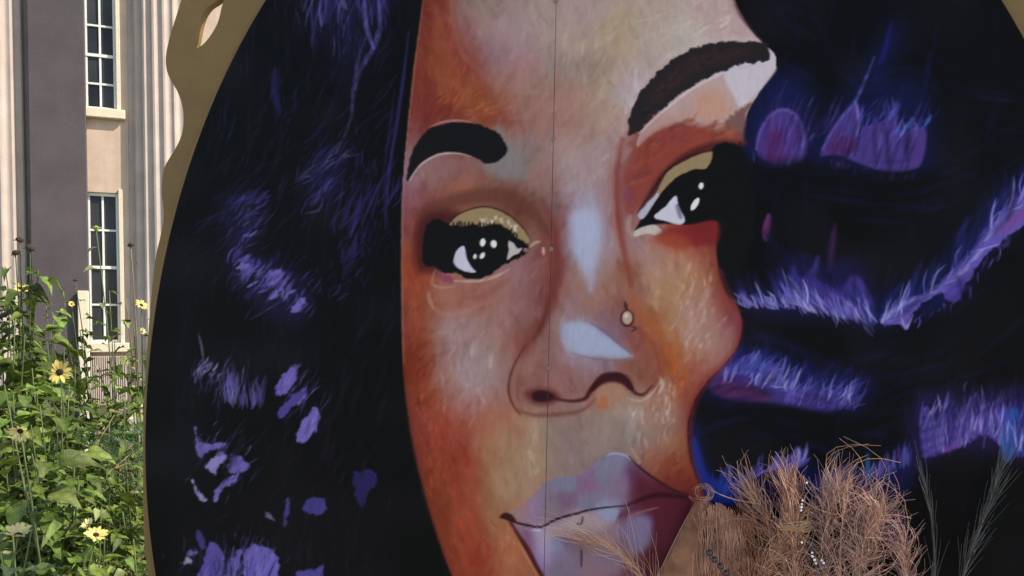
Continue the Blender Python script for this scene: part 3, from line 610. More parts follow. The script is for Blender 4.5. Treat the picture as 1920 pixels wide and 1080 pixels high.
    for x in range(330, 690, 17):
        y = 245 + max(0, x - 560) * .42
        cv.stroke(e([(x, y + 12), (x + rs.uniform(-8, 12), y - rs.uniform(8, 26))]), 3.2, (17, 16, 17), .9, (.8, .2), 2)
    cv.fill(e([(333, 430), (348, 388), (385, 360), (400, 390), (408, 440), (440, 488), (457, 514), (400, 508), (355, 488), (331, 455)]), (182, 182, 202), 2.5, 1, 1)
    cv.fill(e([(640, 335), (668, 348), (690, 375), (716, 374), (702, 404), (664, 420), (634, 440), (641, 388)]), (172, 168, 165), 2.5, 1, 1)
    cv.dot(740 + 737 / 3, 340 + 386 / 3, 5, 4, (128, 92, 92))
    for x, y, rx, ry, t in ((495, 344, 16, 23, .15), (557, 352, 18, 22, -.2), (452, 423, 10, 15, .1), (493, 418, 13, 20, .6)):
        cv.dot(740 + x / 3, 340 + y / 3, rx / 3, ry / 3, (214, 214, 216), t)
    cv.stroke(e([(228, 500), (215, 540), (212, 580), (262, 598), (340, 592)]), 6, (170, 146, 148), .5, (.5, .3), 3, .3)
    cv.fill(e([(250, 520), (310, 530), (330, 570), (290, 570), (255, 550)]), (128, 60, 92), 5, .85, 3)
    cv.stroke(e([(335, 560), (400, 562), (470, 560), (540, 545), (600, 520), (650, 490)]), 6, (186, 168, 160), .8, (.4, .3), 3, .4)
    cv.stroke(e([(190, 620), (195, 665), (218, 715)]), 8, (180, 155, 140), .4, (.4, .3), 3)
    cv.stroke(e([(218, 715), (280, 748), (360, 742), (440, 716), (505, 685)]), 9, (172, 122, 108), .4, (.5, .2), 8)
    cv.stroke(e([(400, 660), (480, 650), (560, 610), (640, 555)]), 12, (128, 78, 66), .55, (.3, .3), 10)
    cv.stroke(e([(760, 370), (790, 345), (820, 340)]), 5, (186, 170, 150), .7, (.4, .3), 4)
    cv.stroke(e([(835, 375), (838, 410)]), 6, (196, 170, 150), .8, (.6, .5), 3)
    # nose
    cv.stroke([(1016, 375), (1036, 420), (1046, 480), (1040, 540), (1024, 592), (1000, 632), (984, 652)], 16, (100, 46, 42), .6, (.4, .3), 14)
    cv.stroke([(1028, 560), (1020, 600), (1000, 640)], 8, (72, 34, 32), .55, (.4, .3), 8)
    cv.fill([(1072, 402), (1100, 394), (1122, 402), (1128, 440), (1118, 500), (1108, 545), (1098, 520), (1076, 478), (1068, 430)], (156, 164, 192), 30, .85)
    cv.fill([(1080, 400), (1112, 398), (1120, 440), (1105, 490), (1084, 455)], (158, 166, 192), 24, .5)
    cv.stroke([(1166, 262), (1158, 320), (1156, 370), (1162, 430), (1172, 480), (1184, 535)], 13, (118, 52, 46), .75, (.4, .3), 11)
    cv.stroke([(1150, 330), (1150, 400), (1160, 470)], 5, (165, 110, 90), .5, (.3, .3), 6)
    cv.fill([(1056, 606), (1085, 604), (1110, 609), (1132, 624), (1156, 642), (1182, 662), (1184, 670), (1160, 673), (1120, 668), (1085, 665), (1062, 650), (1051, 626)],
            (146, 154, 182), 16, .85)
    cv.fill([(1066, 614), (1100, 610), (1130, 630), (1176, 664), (1120, 664), (1080, 655)], (150, 160, 188), 16, .7)
    cv.stroke([(1108, 606), (1134, 622), (1158, 642), (1184, 663)], 5, (96, 78, 104), .7, (.3, .4), 5)
    cv.stroke([(1070, 662), (1110, 672), (1150, 676), (1186, 672)], 3, (88, 84, 110), .5, (.3, .3), 3)
    cv.stroke([(984, 650), (966, 680), (956, 708), (954, 735), (962, 760), (976, 778)], 3.4, (50, 20, 18), .8, (.4, .4), 3)
    cv.stroke([(984, 655), (968, 690), (962, 735), (972, 766)], 16, (112, 62, 54), .45, (.3, .4), 14)
    cv.stroke([(976, 676), (964, 712), (964, 740), (972, 764)], 8, (150, 112, 104), .5, (.3, .3), 7)
    cv.stroke([(968, 768), (1000, 778), (1046, 777), (1090, 770), (1116, 748)], 8, (104, 60, 56), .7, (.3, .3), 7)
    cv.fill([(985, 738), (1005, 728), (1035, 732), (1050, 745), (1030, 758), (1000, 756)], (84, 38, 36), 18, .9)
    cv.fill([(998, 738), (1012, 732), (1034, 737), (1040, 747), (1024, 753), (1002, 751)], (42, 16, 24), 7, .95)
    cv.stroke([(1036, 746), (1068, 752), (1096, 748), (1106, 734), (1122, 717), (1144, 706), (1168, 708), (1180, 722), (1190, 736), (1206, 740), (1222, 724)], 9, (58, 20, 22), .9, (.4, .3), 5)
    cv.stroke([(1108, 732), (1126, 714), (1146, 708), (1168, 711), (1182, 726)], 21, (48, 16, 22), .9, (.3, .5), 5)
    cv.fill([(1116, 742), (1128, 722), (1150, 716), (1166, 724), (1176, 742), (1150, 752), (1128, 758)], (152, 118, 98), 9, .8)
    cv.fill([(1120, 762), (1128, 742), (1140, 748), (1134, 766)], (160, 92, 60), 7, .7)
    cv.stroke([(1176, 746), (1200, 752), (1222, 738), (1240, 712)], 4, (180, 160, 140), .7, (.3, .3), 4)
    cv.stroke([(1236, 706), (1242, 722), (1234, 740)], 7, (176, 168, 158), .7, (.4, .3), 4)
    cv.stroke([(1222, 640), (1236, 680), (1236, 705), (1222, 728)], 9, (120, 58, 44), .6, (.3, .3), 8)
    cv.stroke([(1172, 566), (1175, 582)], 7, (58, 24, 24), .85, (.3, .7), 4)
    cv.dot(1176, 597, 13, 16, (66, 30, 28), 0, 5)
    cv.dot(1176, 596, 9.5, 12.5, (160, 146, 128), 0, 3)
    cv.dot(1174, 592, 4, 5, (186, 176, 160), 0, 3)
    cv.stroke([(1184, 612), (1192, 616), (1184, 622)], 4, (60, 26, 26), .8, (.5, .4), 3)
    # brow, lid and eye on the right
    r = lambda pts: C(1130, 40, 2.454, pts)
    cv.stroke(r([(90, 520), (105, 430), (130, 360), (180, 290), (270, 195), (370, 130), (470, 92), (600, 78), (720, 88)]), 13, (178, 172, 178), .6, (.6, .5), 8, .5)
    cv.fill(r([(170, 520), (230, 450), (310, 385), (400, 315), (480, 270), (560, 230), (660, 200), (740, 190), (792, 206), (795, 226), (770, 262), (720, 322), (690, 372),
               (650, 430), (640, 520), (560, 520), (450, 490), (330, 480), (230, 520), (160, 580)]), (172, 148, 146), 6, .8)
    cv.fill(r([(560, 240), (660, 208), (740, 194), (790, 206), (794, 226), (760, 272), (700, 340), (640, 400), (600, 340)]), (186, 182, 196), 10, .85)
    cv.fill(r([(430, 360), (500, 320), (560, 340), (580, 420), (510, 460), (440, 440)]), (178, 136, 118), 20, .8)
    cv.fill(r([(560, 470), (600, 430), (690, 370), (660, 430), (645, 540), (600, 540)]), (98, 68, 66), 8, .8, 4)
    cv.stroke(r([(170, 515), (240, 445), (320, 378), (410, 310), (500, 262), (590, 220), (700, 192), (785, 200)]), 6, (192, 188, 200), .85, (.5, .6), 3.5, .25)
    cv.fill(r([(105, 880), (92, 800), (104, 700), (135, 630), (200, 545), (290, 492), (400, 478), (520, 498), (610, 520), (650, 560), (560, 556), (450, 584), (350, 645), (270, 725), (210, 805), (165, 870)]),
            (130, 60, 50), 24, .85, 3)
    cv.fringe(r([(130, 760), (200, 610), (300, 530), (430, 510), (560, 530)]), 60, (14, 44), 35, (4, 10), [(140, 66, 54), (112, 48, 44), (150, 84, 62), (104, 50, 58)], .4, .5, 12, 5)
    cv.fill(r([(180, 860), (240, 740), (330, 640), (440, 575), (560, 545), (640, 560), (560, 590), (430, 620), (330, 690), (250, 790)]), (62, 24, 24), 14, .85)
    cv.fill(r([(95, 820), (110, 760), (140, 780), (130, 850)]), (112, 60, 84), 12, .6)
    cv.fill(r([(115, 520), (130, 430), (150, 370), (200, 290), (290, 200), (380, 140), (480, 105), (590, 92), (730, 100), (762, 112), (765, 170), (735, 186), (650, 196), (560, 226),
               (470, 266), (390, 312), (300, 382), (220, 452), (160, 510)]), (34, 30, 32), 4, 1, 4)
    cv.fill(r([(210, 330), (300, 240), (420, 160), (560, 130), (680, 140), (560, 190), (430, 240), (310, 330), (240, 390)]), (44, 33, 33), 14, .8)
    cv.fringe(r([(160, 470), (220, 370), (320, 260), (450, 180), (600, 140)]), 50, (10, 30), 40, (1.6, 3.5), [(60, 52, 52), (24, 20, 22), (60, 42, 40)], .35, .5, 9)
    cv.fill(r([(150, 960), (190, 888), (255, 805), (300, 740), (380, 670), (450, 640), (490, 600), (540, 560), (620, 568), (668, 640), (690, 800), (690, 1000), (640, 1120), (560, 1150), (527, 1080),
               (527, 925), (400, 937), (340, 932), (270, 932), (180, 946)]), (13, 13, 14), 4, 1, 1.5)
    cv.fill(r([(244, 795), (300, 692), (380, 642), (450, 612), (506, 600), (482, 672), (420, 682), (350, 712), (292, 762), (250, 815)]), (138, 120, 90), 3, 1, 1)
    cv.fill(r([(244, 795), (252, 812), (190, 905), (166, 900), (172, 875)]), (162, 166, 182), 3, 1, 1)
    cv.stroke(r([(160, 880), (215, 800), (290, 690), (375, 632), (450, 604), (508, 596)]), 4, (38, 24, 20), .8, (.3, .4), 3)
    cv.fill(r([(235, 900), (290, 850), (336, 803), (350, 850), (379, 912), (356, 936), (300, 922)]), (186, 186, 202), 2.5, 1, 1)
    cv.fill(r([(335, 850), (350, 846), (366, 900), (352, 906)]), (38, 36, 66), 6, .5)
    cv.dot(1130 + 453 / 2.454, 40 + 757 / 2.454, 4.8, 6.4, (214, 216, 218), .2)
    cv.dot(1130 + 425 / 2.454, 40 + 841 / 2.454, 5.6, 13.5, (208, 210, 214), .55)
    cv.fill(r([(145, 968), (190, 945), (240, 936), (272, 965), (250, 985), (200, 978), (150, 992)]), (180, 174, 166), 3.5, .95, 1.5)
    cv.fill(r([(250, 992), (300, 952), (400, 940), (527, 925), (527, 1012), (440, 1032), (350, 1040), (270, 1020)]), (112, 34, 36), 16, .8)
    cv.fill(r([(215, 1010), (260, 985), (330, 975), (390, 1000), (400, 1040), (320, 1050), (250, 1035)]), (158, 78, 52), 26, .55)
    cv.stroke(r([(125, 900), (118, 950), (140, 995)]), 10, (168, 150, 128), .6, (.4, .4), 8)
    # mouth
    m = lambda pts: C(920, 820, 4.155, pts)
    cv.fill(m([(100, 610), (250, 520), (370, 410), (440, 340), (560, 310), (700, 290), (830, 190), (900, 135), (970, 120), (1050, 135), (1120, 190), (1200, 260), (1300, 340), (1400, 400),
               (1540, 440), (1560, 560), (1480, 760), (1400, 960), (1300, 1150), (1180, 1300), (900, 1380), (600, 1330), (450, 1180), (390, 1060), (330, 950), (250, 800), (170, 680)]), lip, 4, 1, 1.5)
    if fine:
        for _ in range(420):
            x, y = rs.uniform(960, 1270), rs.uniform(850, 1110); j, i = int((y - cv.y0) / cv.step), int((x - cv.x0) / cv.step)
            if abs(cv.img[j, i] - lip[j, i]).sum() > 12:
                continue
            a = math.radians(rs.normal(75, 22)); L = rs.uniform(8, 22)
            cv.stroke([(x, y), (x + L * math.cos(a), y - L * math.sin(a) * .8)], rs.uniform(4, 9), lip[j, i] + rs.normal(0, 8), .45, (.7, .4), 4, .4)
    cv.fill(m([(1090, 512), (1110, 400), (1130, 270), (1200, 315), (1400, 402), (1540, 455), (1500, 590), (1420, 760), (1330, 1080), (1180, 1100), (1215, 900), (1262, 720), (1240, 610), (1130, 590),
               (1010, 640), (985, 600)]), (76, 28, 42), 34, .85)
    cv.fill(m([(1040, 680), (1150, 620), (1250, 650), (1240, 780), (1180, 880), (1090, 860), (1030, 760)]), (116, 104, 136), 22, .85)
    cv.stroke(m([(900, 145), (960, 126), (1040, 138), (1100, 180)]), 4, (150, 156, 186), .8, (.3, .3), 3)
    cv.stroke(m([(1080, 150), (1150, 225), (1260, 310), (1380, 385), (1470, 430)]), 4, (42, 14, 16), .85, (.3, .4), 3)
    cv.stroke(m([(85, 622), (200, 664), (320, 692), (400, 697), (480, 654), (560, 622), (680, 592), (760, 568), (900, 546), (1060, 532)]), 4.5, (30, 10, 18), .95, (.8, .4), 2.5)
    cv.stroke(m([(80, 620), (130, 610), (190, 650)]), 11, (44, 16, 14), .95, (.4, .4), 4)
    cv.stroke(m([(1060, 530), (1180, 480), (1300, 450), (1420, 455), (1520, 470)]), 9, (40, 10, 20), .8, (.2, .5), 7)
    cv.stroke(m([(150, 650), (210, 760), (290, 880), (350, 1000), (400, 1080), (460, 1200)]), 10, (62, 18, 18), .9, (.5, .5), 5)
    cv.stroke(m([(165, 700), (260, 890), (330, 1010), (380, 1100)]), 4, (170, 118, 104), .7, (.3, .3), 3)
    cv.fill(m([(420, 715), (520, 668), (650, 622), (800, 598), (900, 630), (900, 700), (700, 740), (520, 745)]), (156, 142, 148), 22, .75)
    cv.fill(m([(330, 740), (420, 740), (480, 850), (470, 960), (400, 940), (350, 850)]), (150, 142, 172), 22, .7)
    cv.fill(m([(480, 900), (700, 860), (900, 880), (1000, 1000), (700, 1060), (500, 1040)]), (112, 98, 122), 34, .5)
    cv.fill(m([(830, 585), (960, 560), (1000, 580), (960, 660), (900, 650)]), (136, 142, 172), 7, .8)
    cv.stroke(m([(330, 720), (390, 728)]), 5, (178, 182, 215), .8, (.5, .4), 3)
    cv.stroke(m([(700, 590), (820, 600), (930, 680)]), 3, (168, 120, 112), .6, (.3, .3), 3)
    cv.stroke(m([(1030, 660), (1120, 600), (1250, 560), (1310, 545)]), 4, (140, 84, 92), .7, (.2, .3), 3)
    cv.stroke([(1092, 970), (1091, 981), (1083, 982)], 3.2, (40, 26, 28), .9, (.8, .8), 2)
    cv.stroke([(1090, 1032), (1090, 1062)], 3.2, (44, 30, 32), .9, (.8, .8), 2)
    return cv
# ---------------------------------------------------------------- ground
v, f = [], []
n_g = 60
rg = [0, 2, 4, 6, 9, 13, 18, 26, 40, 70, 150, 400, 900]
for ri, r_ in enumerate(rg):
    for k in range(n_g):
        a = 2 * math.pi * k / n_g
        v.append((r_ * math.cos(a), r_ * math.sin(a) + 3, .02 * math.sin(k * 1.7 + ri) if 0 < ri < 8 else 0))
for ri in range(len(rg) - 1):
    for k in range(n_g):
        k2 = (k + 1) % n_g
        f.append((ri * n_g + k, (ri + 1) * n_g + k, (ri + 1) * n_g + k2, ri * n_g + k2))
tag(py_obj('ground', v, f, M['grass']), kind='structure')

tag(py_obj('path', [(-14, -12, .024), (14, -12, .024), (14, 1.2, .024), (-14, 1.2, .024)], [(0, 1, 2, 3)], M['path']), kind='structure')  # unseen pale ground sheet, added to bounce warm sunlight onto the panel

# ---------------------------------------------------------------- the building behind
WD = Vector((.918, .397, 0)).normalized(); WN = Vector((WD.y, -WD.x, 0))          # along the wall, out of the wall
W0 = at(200, 680, 15.); W0.z = 0
bld = empty('building', W0); bld.rotation_euler = (0, 0, math.atan2(WD.y, WD.x))
tag(bld, 'pale stone building with fluted columns and white sash windows behind the sunflowers', 'building')


def wl(px, py, off=0.):                          # pixel -> (along, up) on the wall plane moved off metres towards the camera
    p = hit(px, py, W0 + WN * off, WN) - W0
    return p.dot(WD), p.z


def wx(px, py, off=0.): return wl(px, py, off)[0]
def wz(px, py, off=0.): return wl(px, py, off)[1]


gx0, gx1 = wx(104, 300), wx(222, 300)            # window opening, left edge behind the dark slab
mull = wx(193, 430)
lo0, lo1 = wz(198, 643), wz(198, 361)
up0, up1 = wz(195, 206), wz(195, 206) + (lo1 - lo0) * 1.02
BAY = wx(560, 300) - wx(240, 300)
OPEN = [(gx0 + k * BAY, gx1 + k * BAY) for k in (-1, 0, 1, 2)]
HT = up1 + 2.2
xs = sorted([-9.] + [q for o_ in OPEN for q in o_] + [30.])
bm = bmesh.new()
for i in range(len(xs) - 1):
    a, b = xs[i], xs[i + 1]
    if i % 2 == 0:
        add_box(bm, a, b, 0, .5, 0, HT)
    else:
        for z0, z1 in ((0, lo0), (lo1, up0), (up1, HT)):
            add_box(bm, a + .0005, b - .0005, 0, .5, z0, z1)
bm_obj('wall', bm, M['wall'], bld)
box_obj('cornice', -9.2, 30.2, -.35, .8, HT + .002, HT + .5, M['stone'], bld, .03)
box_obj('roof', -9, 30, .1, 8, HT + .503, HT + .8, M['stone'], bld, .02)


def window(xa, xb, z0, z1, rails, first):
    wn = empty('window', (xa, 0, z0), bld); W_, H_ = xb - xa, z1 - z0; fw = .055
    bm = bmesh.new()
    add_box(bm, 0, fw, .05, .16, 0, H_, .004); add_box(bm, W_ - fw, W_, .05, .16, 0, H_, .004)
    add_box(bm, fw, W_ - fw, .051, .159, 0, fw, .004); add_box(bm, fw, W_ - fw, .051, .159, H_ - fw, H_, .004)
    bm_obj('frame', bm, M['white'], wn)
    bm = bmesh.new()                              # moulded casing standing proud of the wall on the right and left
    for a, b in ((W_ - .012, W_ + .055), (-.055, .012)):
        add_box(bm, a, b, -.03, .049, -.02, H_ + .06, .006)
    bm_obj('casing', bm, M['cream'], wn)
    vx = sorted({fw, W_ - fw} | {mull - gx0 + k * (gx1 - .055 - mull + .008) for k in (-2, -1, 0) if fw + .05 < mull - gx0 + k * (gx1 - .055 - mull + .008)})
    zs = [fw] + rails + [H_ - fw]
    for i, z in enumerate(rails):
        box_obj('muntin', fw, W_ - fw, .072 if i != 1 else .06, .125, z - (.026 if i == 1 else .017), z + (.026 if i == 1 else .017), M['white'], wn, .003)
    for x in vx[1:-1]:
        box_obj('muntin', x - .017, x + .017, .074, .123, fw, H_ - fw, M['white'], wn, .003)
    for i in range(len(vx) - 1):
        for j in range(len(zs) - 1):
            p = box_obj('pane', vx[i] + .002, vx[i + 1] - .002, .095, .101, zs[j] + .002, zs[j + 1] - .002, M['glass'], wn)
            p.rotation_euler = (random.uniform(-.006, .006), 0, random.uniform(-.006, .006))
    box_obj('blind', fw, W_ - fw, .3, .31, H_ * .45, H_ - fw, M['blind'], wn)
    box_obj('room_back', -.3, W_ + .3, 1.4, 1.42, -.2, H_ + .2, M['slab'], wn)
    bm = bmesh.new(); add_box(bm, -.10, W_ + .12, -.12, .15, -.16, -.002, .012); bm_obj('sill', bm, M['cream'], wn)
    return wn


rl = [wz(198, y) - lo0 for y in (571, 501, 431)]
ru = [wz(195, y) - up0 for y in (156, 103, 47)] + [wz(195, 47) - up0 + (wz(195, 47) - wz(195, 103)) * k for k in (1, 2)]
for k, (a, b) in enumerate(OPEN):
    window(a, b, lo0, lo1, rl, k == 1); window(a, b, up0, up1, [q for q in ru if q < up1 - up0 - .2], k == 1)


def fluted(parent, xc, half, sag, z0, z1, taper):
    Rr = (half * half + sag * sag) / (2 * sag); th = math.asin(half / Rr); nfl = 8; per = 10
    v, f = [], []
    zz = [z0, z0 + .02] + [z0 + (z1 - z0) * k / 6 for k in range(1, 7)]
    nn = nfl * per + 1
    for z in zz:
        s = 1 - taper * (z - z0) / (z1 - z0)
        for i in range(nn):
            a = -th + 2 * th * i / (nn - 1); t = (i % per) / per
            dep = 0. if (t < .15 or t > .85 or i == nn - 1) else .045 * math.sin(math.pi * (t - .15) / .70) ** .6
            rr = Rr - dep
            v.append(((rr * math.sin(a)) * s, -(rr * math.cos(a) - Rr * math.cos(th)) * s, z))
    for j in range(len(zz) - 1):
        for i in range(nn - 1):
            f.append((j * nn + i, j * nn + i + 1, (j + 1) * nn + i + 1, (j + 1) * nn + i))
    c = empty('column', (xc, -.004, 0), parent)
    py_obj('shaft', v, f, M['stone'], c)
    box_obj('base', -half - .12, half + .12, -sag - .25, -.002, 0, z0 - .2, M['stone'], c, .03)
    box_obj('base_moulding', -half - .06, half + .06, -sag - .16, -.002, z0 - .199, z0 - .001, M['stone'], c, .06)
    box_obj('capital', -half - .1, half + .1, -sag - .2, -.002, z1 + .001, HT - .01, M['stone'], c, .05)
    return c


cl = wx(242, 500, .05); half = .60
for k in (-1, 0, 1, 2):
    fluted(bld, cl + half + k * BAY - (0 if k > -1 else wx(242, 500, .05) + half - BAY - (wx(62, 300, .1) - half)), half, .33, .9, HT - .5, .085)
# dark flat slab filling the strip between the left column and the window
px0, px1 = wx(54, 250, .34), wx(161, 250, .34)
box_obj('slab', px0, px1, -.34, -.003, 0, HT - .02, M['slab'], bld, .01)
ex0, ex1 = wx(146, 600, .45), wx(167, 600, .45)
box_obj('stone_block', ex0, ex1, -.45, -.342, 0, wz(155, 545, .45), M['cream'], bld, .01)
# slatted grille under the window
bm = bmesh.new(); ga, gb = wx(150, 700, .15), wx(238, 700, .15); gz0, gz1 = wz(190, 760, .15), wz(190, 668, .15); n_s = 22
for k in range(n_s):
    a = ga + (gb - ga) * k / n_s
    add_box(bm, a, a + (gb - ga) / n_s * .62, -.15, -.11, gz0, gz1, .004)
add_box(bm, ga, gb, -.108, -.09, gz0, gz1)
bm_obj('grille', bm, M['stone'], bld)

# ---------------------------------------------------------------- the mural panel
PT = R(18.)
PN = Vector((-math.sin(PT), -math.cos(PT), 0)); P0 = at(1035, 667, 1.75)
PB = Vector((math.cos(PT), -math.sin(PT), 0))
ECX, ECY, EA, EBU, EBD = 1188., 840., 915., 1277., 1165.
PAINT_K = np.array((.715, .79, .87))                                    # photo value of white paint in this shade


def ell_half(y):
    b = EBU if y < ECY else EBD
    return EA * math.sqrt(max(0., 1 - ((y - ECY) / b) ** 2))


def seam_x(y): return 1043 - .0213 * y


pan = empty('mural_panel', (P0.x, P0.y, 0))
tag(pan, 'oval plywood panel painted with a face and purple hair in a scalloped gold frame', 'mural')
pin = Matrix.Translation(-Vector((P0.x, P0.y, 0)))


def pp(px, py, off=0.): return pin @ hit(px, py, P0 + PN * off, PN)


def lin(c):
    c = np.clip(c / 255., 0, 1)
    return np.where(c <= .04045, c / 12.92, ((c + .055) / 1.055) ** 2.4)


fine = paint_mural(Canvas(262, 1946, -44, 1124, 2))
rough = paint_mural(Canvas(262, 2112, -445, 2010, 8), False)


def sample(cv, px, py):
    u = np.clip((px - cv.x0) / cv.step, 0, cv.w - 1.001); q = np.clip((py - cv.y0) / cv.step, 0, cv.h - 1.001)
    i, j = u.astype(int), q.astype(int); fu, fq = (u - i)[:, None], (q - j)[:, None]; I = cv.img
    return (I[j, i] * (1 - fu) + I[j, i + 1] * fu) * (1 - fq) + (I[j + 1, i] * (1 - fu) + I[j + 1, i + 1] * fu) * fq


def paint_material():
    m = bpy.data.materials.new('mural_paint'); m.use_nodes = True; nt = m.node_tree; N = nt.nodes; L = nt.links; b = N['Principled BSDF']
    at_ = N.new('ShaderNodeAttribute'); at_.attribute_name = 'paint'; tc = N.new('ShaderNodeTexCoord')
    nz = N.new('ShaderNodeTexNoise'); nz.inputs['Scale'].default_value = 130; nz.inputs['Detail'].default_value = 6
    mp = N.new('ShaderNodeMapping'); mp.inputs['Scale'].default_value = (1, 1, .28); L.new(tc.outputs['Object'], mp.inputs[0]); L.new(mp.outputs[0], nz.inputs['Vector'])
    mr = N.new('ShaderNodeMapRange'); mr.inputs[3].default_value = .86; mr.inputs[4].default_value = 1.12; L.new(nz.outputs['Fac'], mr.inputs[0])
    mu = N.new('ShaderNodeVectorMath'); mu.operation = 'SCALE'; L.new(at_.outputs['Color'], mu.inputs[0]); L.new(mr.outputs[0], mu.inputs['Scale'])
    L.new(mu.outputs[0], b.inputs['Base Color'])
    b.inputs['Roughness'].default_value = .55; b.inputs['Specular IOR Level'].default_value = .08
    bw = N.new('ShaderNodeRGBToBW'); L.new(at_.outputs['Color'], bw.inputs[0]); ad = N.new('ShaderNodeMath'); ad.operation = 'ADD'
    n2 = N.new('ShaderNodeTexNoise'); n2.inputs['Scale'].default_value = 45; n2.inputs['Detail'].default_value = 8; L.new(mp.outputs[0], n2.inputs['Vector'])
    ml = N.new('ShaderNodeMath'); ml.operation = 'MULTIPLY'; ml.inputs[1].default_value = .6; L.new(n2.outputs['Fac'], ml.inputs[0])
    L.new(bw.outputs[0], ad.inputs[0]); L.new(ml.outputs[0], ad.inputs[1])
    bp = N.new('ShaderNodeBump'); bp.inputs['Strength'].default_value = .55; bp.inputs['Distance'].default_value = .004; L.new(ad.outputs[0], bp.inputs['Height'])
    L.new(bp.outputs[0], b.inputs['Normal'])
    return m


PM = paint_material()
rows = np.unique(np.concatenate([ECY - EBU + np.array([.6, 3, 8, 16, 28]), np.arange(ECY - EBU + 40, -44, 9.), np.arange(-42, 1123, 2.), np.arange(1124, ECY + EBD - 40, 9.),
                                 ECY + EBD - np.array([28, 16, 8, 3, .6])]))
TH = .012


def board(name, side, off):
    nc = 386 if side < 0 else 520
    hw = np.array([ell_half(y) for y in rows]); sx = 1043 - .0213 * rows + side * .55
    t = np.linspace(0, 1, nc)
    xe = ECX + side * hw
    a, b = (xe, np.maximum(sx, xe)) if side < 0 else (np.minimum(sx, xe), xe)
    if side < 0:
        ok = rows[(xe < sx - 3)]
    else:
        ok = rows
    sel = np.isin(rows, ok); rr = rows[sel]; a, b = a[sel], b[sel]
    if side > 0:
        lo_ = ECX - hw[sel]; a = np.maximum(a, lo_)
    # board edge: columns bunch evenly, except beyond the frame on the right
    if side > 0:
        lim = np.minimum(b, np.maximum(a + 5, 1946)); k1 = int(nc * .93)
        px = np.concatenate([a[:, None] + (lim - a)[:, None] * np.linspace(0, 1, k1)[None], lim[:, None] + (b - lim + .01)[:, None] * np.linspace(0, 1, nc - k1 + 1)[None, 1:]], 1)
    else:
        px = a[:, None] + (b - a)[:, None] * t[None]
    py = np.repeat(rr[:, None], nc, 1); nr = len(rr)
    fx, fy = px.ravel(), py.ravel()
    col = sample(rough, fx, fy); inside = (fx < 1944) & (fy > -43) & (fy < 1122); col[inside] = sample(fine, fx[inside], fy[inside])
    # ray / plane for every point
    u = (fx - CX) / FPX; vv = (HY - fy) / FPX
    d = np.stack([u * CR + vv * SR, np.ones_like(u), -u * SR + vv * CR], 1)
    o = np.array((0, 0, EYE)); pl = np.array(P0 + PN * off); nn = np.array(PN)
    tt = ((pl - o) @ nn) / (d @ nn); P = o + d * tt[:, None] - np.array((P0.x, P0.y, 0))
    lum = col.mean(1) / 255.
    P += nn * (lum * .0006)[:, None]
    idx = np.arange(nr * nc).reshape(nr, nc)
    q = np.stack([idx[1:, :-1], idx[1:, 1:], idx[:-1, 1:], idx[:-1, :-1]], -1).reshape(-1, 4)
    ring = np.concatenate([idx[0, ::6], idx[:, -1], idx[-1, ::-6], idx[::-1, 0]])
    _, first = np.unique(ring, return_index=True); ring = ring[np.sort(first)]
    nb = len(ring); base = len(P)
    front = P[ring] - nn * .0002; back = P[ring] - nn * TH
    P = np.concatenate([P, front, back]); r0 = base + np.arange(nb); r1 = r0 + nb
    sk = np.stack([r0, np.roll(r0, -1), np.roll(r1, -1), r1], -1)
    me = bpy.data.meshes.new(name)
    nq = len(q) + len(sk); me.vertices.add(len(P)); me.vertices.foreach_set('co', P.astype(np.float32).ravel())
    me.loops.add(nq * 4 + nb); me.polygons.add(nq + 1)
    li = np.concatenate([q.ravel(), sk.ravel(), r1[::-1]]).astype(np.int32); me.loops.foreach_set('vertex_index', li)
    me.polygons.foreach_set('loop_start', np.concatenate([np.arange(nq) * 4, [nq * 4]]).astype(np.int32))
    me.update(calc_edges=True)
    mi = np.zeros(nq + 1, np.int32); mi[len(q):] = 1; sm = np.ones(nq + 1, bool); sm[len(q):] = False
    me.materials.append(PM); me.materials.append(M['wood'])
    me.polygons.foreach_set('material_index', mi); me.polygons.foreach_set('use_smooth', sm)
    ca = me.color_attributes.new('paint', 'FLOAT_COLOR', 'POINT')
    full = np.zeros((len(P), 4), np.float32); full[:, 3] = 1
    alb = np.clip(lin(col) / PAINT_K, .003, .88); full[:base, :3] = alb; full[base:, :3] = (.3, .22, .13)
    ca.data.foreach_set('color', full.ravel())
    me.validate(); me.update()
    return mobj(name, me, None, pan)


board('board', -1, .0128)
board('board', 1, .0124)

# frame: one scalloped sheet behind the boards, with leaf-shaped cut-outs
L_OUT = [(340, 0), (331, 28), (318, 70), (311, 104), (312, 128), (319, 148), (331, 168), (339, 188), (343.5, 210), (343, 240), (337, 262), (325, 285), (311, 308), (304.5, 330), (303, 360),
         (306, 390), (306, 415), (300, 446), (292, 482), (285, 540), (280, 600), (276, 650), (272.5, 700), (270, 760), (268.5, 830), (268, 900), (268.5, 950), (269.5, 990), (272, 1035), (277, 1080),
         (280, 1130), (270, 1180), (255, 1215), (262, 1260), (300, 1300), (318, 1350), (310, 1400), (330, 1450), (380, 1480), (410, 1530), (400, 1590), (440, 1640), (510, 1660), (560, 1710), (560, 1770),
         (620, 1820), (700, 1830), (760, 1880), (780, 1930), (850, 1970), (930, 1975), (1010, 2010), (1100, 2020), (1188, 2040)]
L_UP = [(352, -32), (372, -62), (378, -100), (368, -140), (372, -180), (400, -215), (440, -232), (470, -262), (476, -305), (500, -345), (550, -365), (610, -372), (660, -400), (690, -445), (740, -480),
        (810, -490), (880, -500), (930, -540), (980, -590), (1060, -615), (1130, -610), (1188, -640)]
left = L_UP[::-1] + L_OUT
mirror = lambda pts: [(2 * ECX - x, y) for x, y in pts]
outline = smooth_path(left + mirror(left[1:-1])[::-1], True, 4)
